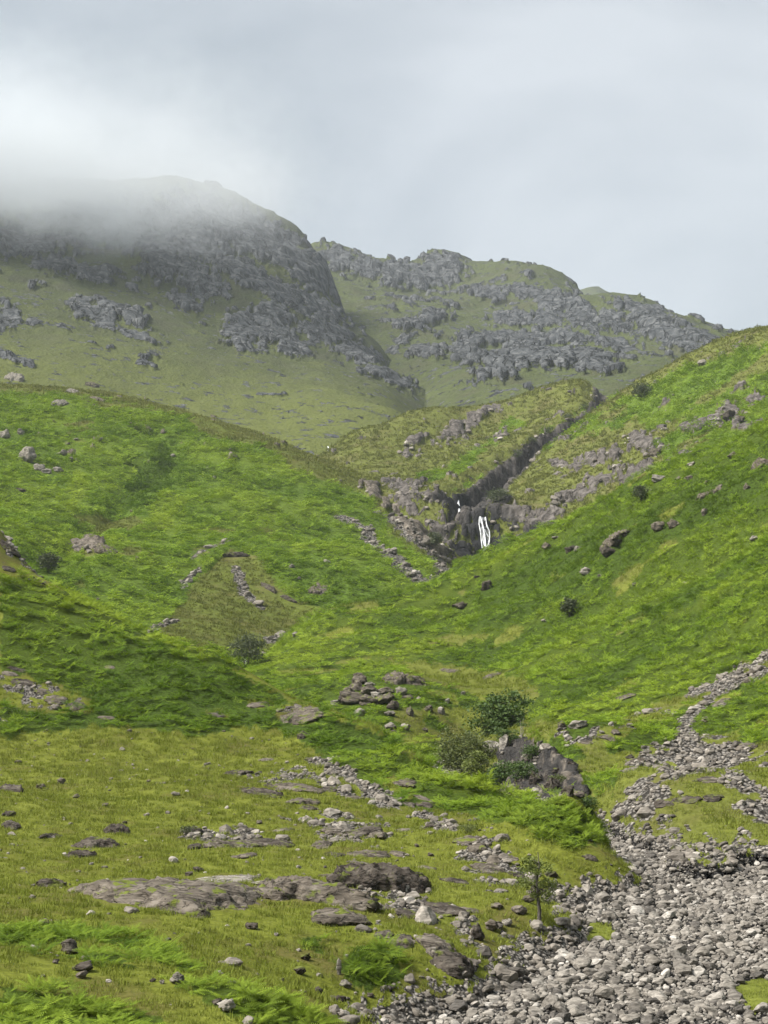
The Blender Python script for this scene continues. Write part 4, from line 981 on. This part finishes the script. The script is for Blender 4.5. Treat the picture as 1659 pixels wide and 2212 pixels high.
def stones(name, label, P, size, coll, seed, up=0.10):
    r_ = np.random.default_rng(seed); n = len(P); Q = np.array(P); Q[:, 2] += up * size
    rot = np.stack([r_.normal(0, .3, n), r_.normal(0, .3, n), r_.uniform(0, 6.28, n)], 1)
    scl = size[:, None] * r_.uniform(0.8, 1.2, (n, 3))
    return scatter_object(name, label, 'stones', Q, rot, scl, np.zeros(n), coll)
P2, f2, sp2, r2 = scatter_points(bedmask, 0.19, 202)
s2 = np.clip(0.13 * np.exp(r2.normal(0, 0.35, len(P2))), 0.08, 0.4)
stones('stream_stones', 'countless smaller grey stones filling the dry stream bed', np.concatenate([P[rest], P2]), np.concatenate([size[rest], s2]), SM_BED, 203)
P3, f3, sp3, r3 = scatter_points(FSEEN & np.isin(FO, (BANK, RIGHT)) & (FSC > 0.45) & (FR < 215), lambda r: 0.20 + 0.0022 * r, 204)
s3 = np.clip((0.17 + 0.0011 * np.hypot(P3[:, 0], P3[:, 1])) * np.exp(r3.normal(0, 0.5, len(P3))), 0.1, 1.1)
stones('scree_stones', 'loose pale stones strewn over scree and worn ground', P3, s3, SM_LOOSE, 205)
P4, f4, sp4, r4 = scatter_points(FSEEN & np.isin(FO, (LEFT, MIDDLE, BED)) & (FR > 140) & (((FSC > 0.5)) | ((FRK > 0.2) & (FRK < 0.6))), lambda r: 0.006 * r, 206)
s4 = np.clip((0.003 * np.hypot(P4[:, 0], P4[:, 1])) * np.exp(r4.normal(0, 0.4, len(P4))), 0.2, 3)
stones('hill_stones', 'pale stones in the erosion scars and below the far outcrops', P4, s4, SM_LOOSE, 207)
FEW = FSEEN & (FO == BANK) & (FBR < 0.5) & (FR < 120)
P5, f5, sp5, r5 = scatter_points(FEW, 1.7, 208)
s5 = np.clip(0.16 * np.exp(r5.normal(0, 0.5, len(P5))), 0.08, 0.6)
stones('turf_stones', 'small stones scattered through the turf of the near bank', P5, s5, SM_LOOSE, 209, 0.05)
print('stones', len(P), len(P2), len(P3), len(P4), len(P5))

# ------------------------------------------------------------------ laying the plants round the rocks
def lay(name, label, cat, mask, spacing, size, coll, seed, lean=0.9, heap=0.0, front=2.2):
    if cat == 'bracken': mask = mask & (FSC < 0.4)
    P, f, sp, r_ = scatter_points(mask, spacing, seed)
    ok = np.ones(len(P), bool)
    for x, y, rad in ROCKS:
        hx, hy = x - P[:, 0], y - P[:, 1]
        al_ = (hx * x + hy * y) / math.hypot(x, y); d2 = hx * hx + hy * hy; la_ = np.abs(hx * y - hy * x) / math.hypot(x, y)
        ok &= ~((d2 < (rad + 0.15) ** 2) | ((la_ < rad * 0.9) & (al_ > 0) & (al_ < rad * front)))
    P, f, sp = P[ok], f[ok], sp[ok]
    n = len(P)
    rot = np.zeros((n, 3))
    rot[:, 0] = np.arctan2(-FNRM[f, 1], FNRM[f, 2]) * lean + r_.normal(0, 0.12, n)
    rot[:, 1] = np.arctan2(FNRM[f, 0], FNRM[f, 2]) * lean + r_.normal(0, 0.12, n)
    rot[:, 2] = r_.uniform(0, 6.283, n)
    k = size * sp * r_.uniform(0.7, 1.3, n) * (0.85 + 0.5 * r_.random(n) ** 3)
    lump = 1 + 0.35 * fbm(P[:, 0] / (6 * sp), P[:, 1] / (6 * sp), 2, 91)
    scl = np.stack([k, k, k * lump * r_.uniform(0.8, 1.2, n)], 1)
    if heap: P[:, 2] += heap * sp * (fbm(P[:, 0] / (3.4 * sp), P[:, 1] / (2.2 * sp), 2, 92) + 0.15)
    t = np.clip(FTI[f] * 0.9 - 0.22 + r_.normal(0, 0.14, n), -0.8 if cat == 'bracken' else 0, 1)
    print(name, n)
    return scatter_object(name, label, cat, P, rot, scl, t, coll)
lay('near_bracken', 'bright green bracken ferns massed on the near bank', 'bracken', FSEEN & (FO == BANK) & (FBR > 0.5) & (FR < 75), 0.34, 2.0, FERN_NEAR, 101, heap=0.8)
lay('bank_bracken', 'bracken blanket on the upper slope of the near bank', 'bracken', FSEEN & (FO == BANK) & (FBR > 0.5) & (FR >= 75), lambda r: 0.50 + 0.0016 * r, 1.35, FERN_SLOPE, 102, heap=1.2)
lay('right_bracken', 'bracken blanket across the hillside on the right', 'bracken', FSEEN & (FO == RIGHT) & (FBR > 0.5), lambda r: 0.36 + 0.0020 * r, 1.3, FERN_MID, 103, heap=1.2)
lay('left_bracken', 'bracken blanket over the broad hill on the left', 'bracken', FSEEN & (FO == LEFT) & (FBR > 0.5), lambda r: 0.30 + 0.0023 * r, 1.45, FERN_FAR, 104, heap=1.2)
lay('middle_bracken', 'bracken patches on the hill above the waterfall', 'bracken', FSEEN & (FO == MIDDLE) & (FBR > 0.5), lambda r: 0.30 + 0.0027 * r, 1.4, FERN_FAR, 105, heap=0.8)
grassy = FSEEN & (FBR < 0.5) & (FSC < 0.35) & (FRK < 0.3)
lay('bank_grass', 'short yellow green turf on the near bank', 'grass', grassy & (FO == BANK) & (FR < 125), lambda r: 0.16 + 0.0028 * r, 3.1, TUFTS, 106, 0.8, front=1.05)
lay('right_grass', 'rough grass on the foot of the right hillside', 'grass', grassy & (FO == RIGHT) & (FR < 320), lambda r: 0.18 + 0.0034 * r, 2.8, TUFTS, 107, 0.8, front=1.05)
lay('hill_grass', 'coarse hill grass on the open parts of the green hills', 'grass', FSEEN & (FBR < 0.5) & (FSC < 0.4) & (FRK < 0.35) & np.isin(FO, (LEFT, MIDDLE)), lambda r: 0.0032 * r, 1.5, TUSSOCKS, 108, 0.9)
lay('bar_grass', 'thin grass on the shingle bars of the stream bed', 'grass', FSEEN & (FO == BED) & (FR < 120) & (FSC < 0.5), 0.3, 2.4, TUFTS, 109, 0.8)

# ------------------------------------------------------------------ trees and shrubs
def bark_mat(name, c0, c1):
    m, nt = new_mat(name); out = N(nt, 'ShaderNodeOutputMaterial'); bs = N(nt, 'ShaderNodeBsdfPrincipled', Roughness=0.9)
    tc = N(nt, 'ShaderNodeTexCoord'); a = noise(nt, mapped(nt, tc.outputs['Object'], (8, 8, 2)), 2.0, 4)
    link(nt, ramp(nt, a, (0.35, c0), (0.65, c1)), bs.inputs['Base Color']); link(nt, bs.outputs['BSDF'], out.inputs['Surface']); return m
def crown_mat(name, c0, c1, c2):
    m, nt = new_mat(name); out = N(nt, 'ShaderNodeOutputMaterial')
    geo = N(nt, 'ShaderNodeNewGeometry')
    c = ramp(nt, geo.outputs['Random Per Island'], (0.0, c0), (0.5, c1), (1.0, c2))
    df = N(nt, 'ShaderNodeBsdfPrincipled', Roughness=0.6); df.inputs['Specular IOR Level'].default_value = 0.3
    tr = N(nt, 'ShaderNodeBsdfTranslucent'); mx = N(nt, 'ShaderNodeMixShader', Fac=0.25)
    link(nt, c, df.inputs['Base Color']); link(nt, c, tr.inputs['Color'])
    link(nt, df.outputs['BSDF'], mx.inputs[1]); link(nt, tr.outputs['BSDF'], mx.inputs[2]); link(nt, mx.outputs['Shader'], out.inputs['Surface']); return m
M_BARK = bark_mat('bark', (0.05, 0.042, 0.035), (0.12, 0.105, 0.09))
M_PALEBARK = bark_mat('pale_bark', (0.16, 0.14, 0.12), (0.34, 0.31, 0.27))
CROWNS = {'dark': crown_mat('dark_leaves', (0.035, 0.068, 0.016), (0.065, 0.112, 0.024), (0.105, 0.155, 0.034)),
          'olive': crown_mat('olive_leaves', (0.065, 0.085, 0.026), (0.105, 0.130, 0.038), (0.150, 0.175, 0.050)),
          'grey': crown_mat('grey_leaves', (0.045, 0.060, 0.028), (0.072, 0.090, 0.040), (0.105, 0.122, 0.055)),
          'light': crown_mat('light_leaves', (0.080, 0.105, 0.022), (0.130, 0.165, 0.034), (0.185, 0.215, 0.055))}
def tube(V, F, pts, rad, n=5):
    b0 = len(V)
    for i, p in enumerate(pts):
        t = (pts[min(i + 1, len(pts) - 1)] - pts[max(i - 1, 0)]).normalized()
        u = t.orthogonal().normalized(); w = t.cross(u)
        for k in range(n):
            a = 2 * math.pi * k / n
            V.append(tuple(p + (u * math.cos(a) + w * math.sin(a)) * rad[i]))
    for i in range(len(pts) - 1):
        for k in range(n):
            k2 = (k + 1) % n
            F.append((b0 + i * n + k, b0 + i * n + k2, b0 + (i + 1) * n + k2, b0 + (i + 1) * n + k))
def tree(name, label, cat, x, y, w, h, crown='dark', leaves=2600, stems=3, bare=0.2, leaf=0.03, dense=1.0, lean=0.0, bark=None, group=None, clumps=26, seed=1, narrow=0.0, rng_=None):
    p = hit(x, y)
    if rng_:
        X, Y, Z = at_range(x, y, rng_); p = Vector((X, Y, ground(X, Y)))
    if p is None: print('no ground for', name); return
    k = p.length / QF; Wd, Ht = w * k, h * k
    r_ = random.Random(seed * 77 + 5); g = np.random.default_rng(seed)
    root = bpy.data.objects.new(name, None); col.objects.link(root); root.location = p; root.empty_display_size = 0.2
    tag(root, label, cat, group)
    V, F, tips = [], [], []
    for s in range(stems):
        a = 2 * math.pi * (s + r_.random() * 0.6) / stems
        sp_ = Wd * 0.30 * r_.uniform(0.3, 1.0) if stems > 1 else 0
        top = Vector((math.cos(a) * sp_ + lean * Ht, math.sin(a) * sp_, Ht * r_.uniform(0.68, 0.92)))
        base = Vector((math.cos(a) * 0.02 * Wd, math.sin(a) * 0.02 * Wd, -0.05 * Ht))
        pts = [base.lerp(top, t) + Vector((r_.gauss(0, .018), r_.gauss(0, .018), 0)) * Ht * (t > 0) for t in (0, .2, .4, .6, .8, 1)]
        r0 = Ht * 0.022 * (1.4 / math.sqrt(stems))
        tube(V, F, pts, [r0 * (1 - 0.85 * t) for t in (0, .2, .4, .6, .8, 1)])
        for b in range(9):
            t = r_.uniform(0.25, 0.95); i = min(int(t * 5), 4); q0 = pts[i].lerp(pts[i + 1], t * 5 - i)
            an = r_.uniform(0, 6.283); ln = Wd * r_.uniform(0.22, 0.46) * (1.1 - 0.6 * t)
            q1 = q0 + Vector((math.cos(an) * ln, math.sin(an) * ln, ln * r_.uniform(0.15, 0.8)))
            qm = q0.lerp(q1, 0.5) + Vector((0, 0, 0.06 * ln))
            tube(V, F, [q0, qm, q1], [r0 * 0.32, r0 * 0.2, r0 * 0.07], 4); tips.append(q1)
    link_obj('trunk', mesh_arrays('trunk', V, F, bark or M_BARK), root)
    cen = []
    for t in tips: cen.append(t)
    while len(cen) < clumps + len(tips):
        v = Vector((r_.gauss(0, 1), r_.gauss(0, 1), r_.gauss(0, 1))).normalized() * r_.uniform(0.55, 1.0)
        zc = bare + (1 - bare) * (0.5 + 0.5 * v.z)
        ww = 0.5 * (1 - narrow * abs(zc - 0.45) * 1.4)
        cen.append(Vector((v.x * ww * Wd + lean * Ht * zc, v.y * ww * Wd * 0.9, zc * Ht)))
    C_ = np.array([c[:] for c in cen]); C_[:, 2] = np.clip(C_[:, 2], bare * Ht * 0.8, Ht * 0.97)
    n = int(leaves * dense)
    ci = g.integers(0, len(C_), n)
    cr = Wd * g.uniform(0.06, 0.13, len(C_))
    L = C_[ci] + g.normal(0, 1, (n, 3)) * (cr[ci][:, None] * np.array([1, 1, 0.6]))
    L = L[L[:, 2] > 0.02 * Ht]; n = len(L)
    s_ = leaf * Ht * g.uniform(0.6, 1.3, n)
    d1 = g.normal(0, 1, (n, 3)); d1[:, 2] *= 0.6; d1 /= np.linalg.norm(d1, axis=1)[:, None]
    d2 = np.cross(d1, g.normal(0, 1, (n, 3))); d2 /= np.linalg.norm(d2, axis=1)[:, None]
    a_, b_ = d1 * s_[:, None], d2 * s_[:, None] * 0.5
    LV = np.stack([L - a_, L - b_, L + a_, L + b_], 1).reshape(-1, 3)
    link_obj('crown', mesh_arrays('crown', LV, np.arange(4 * n).reshape(-1, 4), CROWNS[crown], False), root)
    return root
TG = 'trees of the stream ravine'
tree('tree', 'large dark green tree leaning over the ravine, pale stems at its right', 'tree', 1088, 1630, 122, 134, 'dark', 6200, 5, 0.08, 0.028, lean=0.02, rng_=148, group=TG, seed=11, clumps=44)
p_ = hit(1128, 1592)
tree('tree', 'thin nearly bare pale stems at the right edge of the big dark tree', 'tree', 1128, 1598, 30, 56, 'dark', 160, 3, 0.7, 0.04, group=TG, seed=12, bark=M_PALEBARK, clumps=4)
tree('tree', 'broad olive green tree at the left of the ravine', 'tree', 1000, 1680, 108, 108, 'olive', 6000, 5, 0.04, 0.028, rng_=122, group=TG, seed=13, clumps=36)
tree('tree', 'feathery light olive willow in front of the broad olive tree', 'tree', 1028, 1705, 60, 92, 'light', 3400, 4, 0.03, 0.028, rng_=113, group=TG, seed=14, narrow=0.5)
tree('tree', 'round green tree low in the ravine beside the dark rock wall', 'tree', 1082, 1712, 74, 78, 'dark', 3400, 4, 0.05, 0.032, rng_=109, group=TG, seed=15)
tree('tree', 'small green tree beside the pale ravine stones', 'tree', 1100, 1668, 48, 50, 'dark', 2000, 4, 0.05, 0.04, rng_=118, group=TG, seed=16)
tree('shrub', 'spreading bush on the ravine wall below the dark tree', 'shrub', 1128, 1690, 60, 44, 'dark', 1900, 5, 0.02, 0.05, group='bushes on the ravine wall', seed=41)
tree('shrub', 'small bush at the right end of the ravine wall', 'shrub', 1205, 1700, 40, 26, 'olive', 1100, 5, 0.02, 0.06, group='bushes on the ravine wall', seed=42)
tree('shrub', 'bush on the upper lip of the ravine wall', 'shrub', 1150, 1640, 44, 30, 'dark', 1300, 5, 0.02, 0.06, group='bushes on the ravine wall', seed=43)
tree('tree', 'grey green tree over the tiny white cascade at the valley fold', 'tree', 532, 1444, 80, 72, 'grey', 3400, 4, 0.14, 0.032, seed=17)
tree('sapling', 'slender young rowan standing among stones at the bed edge', 'sapling', 1163, 1990, 88, 160, 'light', 2900, 1, 0.14, 0.0165, seed=18, clumps=14, narrow=0.35, dense=1.0)
SH = 'lone shrubs on the slopes'
tree('shrub', 'lone round dark bush in the middle of the right bracken', 'shrub', 1231, 1332, 36, 42, 'grey', 1500, 4, 0.05, 0.055, group=SH, seed=19)
tree('shrub', 'dark bush at the crest of the right bracken slope', 'shrub', 1385, 1082, 36, 34, 'grey', 1300, 4, 0.05, 0.06, group=SH, seed=20)
tree('shrub', 'dark thorn bush on the hill crest beside the gully', 'shrub', 1386, 862, 40, 34, 'grey', 1300, 4, 0.05, 0.06, group=SH, seed=21)
tree('shrub', 'dark bush in the fold at the far left below the bracken', 'shrub', 105, 1236, 46, 44, 'grey', 1400, 4, 0.05, 0.06, group=SH, seed=22)
tree('shrub', 'dark bush on the rocks just above the waterfall', 'shrub', 1078, 1090, 58, 34, 'grey', 1500, 5, 0.05, 0.055, group=SH, seed=23)
tree('shrub', 'small bush on the rocks left of the waterfall foot', 'shrub', 940, 1180, 34, 30, 'grey', 1000, 4, 0.05, 0.07, group=SH, seed=24)
tree('shrub', 'small leafy shrub growing on shingle behind the spur tip', 'shrub', 1274, 1752, 40, 30, 'dark', 1200, 5, 0.04, 0.055, group=SH, seed=25)
tree('shrub', 'tiny shrub in a rock cleft on the near bank', 'shrub', 404, 1806, 30, 22, 'grey', 700, 4, 0.04, 0.06, group=SH, seed=26)
tree('shrub', 'low dark bush beside the rocks of the near bank', 'shrub', 1010, 1800, 40, 18, 'olive', 900, 5, 0.04, 0.07, group=SH, seed=27)
for i, (x, y, w, h) in enumerate(((1118, 990, 26, 18), (1150, 962, 24, 18), (1185, 938, 26, 16), (1225, 908, 24, 14), (1262, 884, 22, 12))):
    tree('shrub', f'dark shrub in the rocky gully, {("lowest", "second lowest", "middle", "second highest", "highest")[i]} of five', 'shrub', x, y, w, h, 'grey', 420, 4, 0.04, 0.08, group='shrubs in the rocky gully', seed=30 + i, clumps=10)

# ------------------------------------------------------------------ falling water
def water_mat():
    m, nt = new_mat('white_water'); out = N(nt, 'ShaderNodeOutputMaterial'); bs = N(nt, 'ShaderNodeBsdfPrincipled', Roughness=0.35)
    geo = N(nt, 'ShaderNodeNewGeometry'); a = noise(nt, mapped(nt, geo.outputs['Position'], (3, 3, 0.5)), 1.0, 4)
    link(nt, ramp(nt, a, (0.3, (0.55, 0.58, 0.60)), (0.6, (0.85, 0.86, 0.87))), bs.inputs['Base Color']); link(nt, bs.outputs['BSDF'], out.inputs['Surface']); return m
M_WATER = water_mat()
def cascade(label, strands, front=1.2, group='falling water', far_=400):
    roots = None
    for pts, rad in strands:
        P = [hit(*q) for q in pts]
        P = [p for p in P if p is not None and p.xy.length > far_]
        if len(P) < 2: print('cascade off', label); continue
        P = [p - Vector((p.x, p.y, 0)).normalized() * front + Vector((0, 0, 0.15)) for p in P]
        if roots is None:
            roots = bpy.data.objects.new('waterfall', None); col.objects.link(roots); roots.location = P[-1]; roots.empty_display_size = 0.2
            tag(roots, label, 'waterfall', group)
        fine = []
        for a, b in zip(P[:-1], P[1:]):
            for t in (0, .25, .5, .75): fine.append(a.lerp(b, t))
        fine.append(P[-1])
        n = len(fine); V, F = [], []
        rr = [rad * (0.75 + 0.5 * random.random()) * (0.6 + 0.4 * min(1, 4 * i / n)) for i in range(n)]
        fine = [p - roots.location + Vector((random.gauss(0, .06), 0, 0)) * rad for p in fine]
        tube(V, F, fine, rr, 6)
        link_obj('strand', mesh_arrays('strand', V, F, M_WATER), roots)
def cq(*pts): return [(907.3 + 0.15625 * x, 1036.9 + 0.15625 * y) for x, y in pts]
cascade('tall white waterfall dropping over dark wet rock', [
    (cq((825, 515), (815, 620), (835, 720), (848, 850), (860, 950), (915, 1040), (915, 1135)), 0.13),
    (cq((838, 520), (868, 650), (885, 720), (900, 820), (905, 930), (925, 1010), (960, 1060), (1015, 1105)), 0.24),
    (cq((905, 525), (922, 640), (960, 720), (966, 790), (955, 880), (950, 945), (905, 960)), 0.16),
    (cq((890, 690), (920, 750), (948, 805)), 0.10), (cq((880, 760), (870, 830), (885, 900), (905, 945)), 0.10), (cq((905, 950), (960, 1000), (940, 1060), (930, 1130)), 0.14), (cq((930, 1020), (965, 1060), (955, 1130)), 0.14)], 1.8)
veil, vnt = new_mat('water_veil')
out = N(vnt, 'ShaderNodeOutputMaterial'); bs = N(vnt, 'ShaderNodeBsdfPrincipled', Roughness=0.4); bs.inputs['Base Color'].default_value = (0.8, 0.82, 0.84, 1)
tp = N(vnt, 'ShaderNodeBsdfTransparent'); mx = N(vnt, 'ShaderNodeMixShader'); geo = N(vnt, 'ShaderNodeNewGeometry')
a_ = noise(vnt, mapped(vnt, geo.outputs['Position'], (2.4, 0.3, 0.25)), 1.0, 5, 0.7)
link(vnt, ramp(vnt, a_, (0.44, (0, 0, 0)), (0.64, (0.85, 0.85, 0.85))), mx.inputs['Fac']); link(vnt, tp.outputs['BSDF'], mx.inputs[1]); link(vnt, bs.outputs['BSDF'], mx.inputs[2]); link(vnt, mx.outputs['Shader'], out.inputs['Surface'])
fall = [o for o in col.objects if o.name == 'waterfall'][0]
lf = cq((812, 520), (808, 620), (828, 720), (840, 850), (855, 950), (890, 1040), (895, 1135)); rt = cq((912, 520), (940, 640), (968, 720), (972, 800), (962, 900), (965, 1010), (1015, 1110))
V, F = [], []
nr_, nc_ = 25, 9
for i in range(nr_):
    t_ = i / (nr_ - 1) * 6; k = min(int(t_), 5); g_ = t_ - k
    for j in range(nc_):
        u_ = j / (nc_ - 1)
        a0 = [lf[k][m] * (1 - g_) + lf[k + 1][m] * g_ for m in (0, 1)]; b0 = [rt[k][m] * (1 - g_) + rt[k + 1][m] * g_ for m in (0, 1)]
        p = hit(a0[0] * (1 - u_) + b0[0] * u_, min(a0[1] * (1 - u_) + b0[1] * u_, 1203))
        if p.xy.length < 400: p = hit(1042, 1196)
        p = p - Vector((p.x, p.y, 0)).normalized() * 1.3 - fall.location
        V.append(tuple(p))
for i in range(nr_ - 1):
    for j in range(nc_ - 1): F.append((i * nc_ + j, i * nc_ + j + 1, (i + 1) * nc_ + j + 1, (i + 1) * nc_ + j))
link_obj('spray_veil', mesh_arrays('spray_veil', V, F, veil), fall)
cascade('small white cascade in the notch above the waterfall', [(cq((530, 290), (528, 360), (540, 420), (555, 475)), 0.5)], 1.6)
cascade('tiny white cascade in front of the grey green tree', [([(518, 1416), (522, 1424), (525, 1432), (526, 1440)], 0.3), ([(530, 1420), (531, 1430), (530, 1440)], 0.22)], 0.6, far_=180)
cascade('thread of white water in the distant valley', [([(708, 966), (711, 971), (709, 977)], 0.35)], 1.0)

# ------------------------------------------------------------------ far ridge behind, haze and cloud cap
prof = [(1180, 660), (1230, 632), (1262, 624), (1290, 617), (1320, 634), (1400, 690), (1500, 708), (1545, 712), (1580, 711), (1640, 722), (1720, 735), (1900, 760)]
xs = np.linspace(1180, 1900, 90); ys = np.interp(xs, [p[0] for p in prof], [p[1] for p in prof]) + 2.0 * fbm(xs / 30, xs * 0 + 0.5, 4, 88)
V, F = [], []
for j in range(8):
    for x, y in zip(xs, ys):
        X, Y, Z = at_range(x, y, 3300)
        t = (j - 3) / 4.0
        V.append((X * (1 + 0.10 * t), Y * (1 + 0.10 * t), Z - 900 * t * t * (0.4 if t > 0 else 0.6)))
n = len(xs)
for j in range(7):
    for i in range(n - 1): F.append((j * n + i, j * n + i + 1, (j + 1) * n + i + 1, (j + 1) * n + i))
me = mesh_arrays('distant_fell', V, F, T_MATS[BACK])
o = link_obj('distant_fell', me); o['kind'] = 'structure'; o['label'] = 'faint pale fell far behind the right end of the ridge'

def box_mesh(name, lo, hi):
    V = [(x, y, z) for x in (lo[0], hi[0]) for y in (lo[1], hi[1]) for z in (lo[2], hi[2])]
    F = [(0, 1, 3, 2), (4, 6, 7, 5), (0, 4, 5, 1), (2, 3, 7, 6), (0, 2, 6, 4), (1, 5, 7, 3)]
    return mesh_arrays(name, V, F, None, False)
hz, nt = new_mat('haze_air')
out = N(nt, 'ShaderNodeOutputMaterial'); pv = N(nt, 'ShaderNodeVolumePrincipled', Density=0.00007)
pv.inputs['Color'].default_value = (0.86, 0.92, 1.0, 1)
link(nt, pv.outputs['Volume'], out.inputs['Volume'])
me = box_mesh('haze', (-2600, -150, -260), (2600, 3900, 760)); me.materials.append(hz)
tag(link_obj('haze', me), 'thin bluish haze fading the far mountain', 'haze', None, 'stuff')

cl, nt = new_mat('cloud_cap')
out = N(nt, 'ShaderNodeOutputMaterial'); pv = N(nt, 'ShaderNodeVolumePrincipled')
pv.inputs['Color'].default_value = (0.80, 0.828, 0.855, 1)
geo = N(nt, 'ShaderNodeTexCoord'); pos = geo.outputs['Object']
sx = N(nt, 'ShaderNodeSeparateXYZ'); link(nt, pos, sx.inputs[0])
nn = mth(nt, 'SUBTRACT', noise(nt, mapped(nt, pos, (1, 1, 1.3)), 0.0065, 5, 0.66), 0.5)
base_h = mth(nt, 'ADD', mth(nt, 'SUBTRACT', sx.outputs['Z'], mth(nt, 'MULTIPLY', sx.outputs['Y'], 0.28)), mth(nt, 'MULTIPLY', nn, 210.0))
rise = mth(nt, 'MULTIPLY', base_h, 1 / 60.0, True)
edge_r = mth(nt, 'MULTIPLY', mth(nt, 'SUBTRACT', mth(nt, 'ADD', 640.0, mth(nt, 'MULTIPLY', nn, 500.0)), sx.outputs['X']), 1 / 420.0, True)
edge_t = mth(nt, 'MULTIPLY', mth(nt, 'SUBTRACT', mth(nt, 'ADD', 215.0, mth(nt, 'MULTIPLY', nn, 160.0)), sx.outputs['Z']), 1 / 200.0, True)
edge_f = mth(nt, 'MULTIPLY', mth(nt, 'ADD', sx.outputs['Y'], 260.0), 1 / 100.0, True)
dn = mth(nt, 'MULTIPLY', mth(nt, 'MULTIPLY', rise, edge_r), mth(nt, 'MULTIPLY', edge_t, edge_f))
dn = mth(nt, 'MULTIPLY', dn, dn)
link(nt, mth(nt, 'MULTIPLY', dn, 0.030), pv.inputs['Density'])
link(nt, pv.outputs['Volume'], out.inputs['Volume'])
me = box_mesh('cloud', (-900, -260, -150), (900, 260, 330)); me.materials.append(cl)
o = link_obj('cloud', me, loc=(-640, 1260, 346))
tag(o, 'low grey cloud swallowing the mountain summit', 'cloud', None, 'stuff')
sc.cycles.volume_step_rate = 1.0
sc.cycles.volume_max_steps = 64
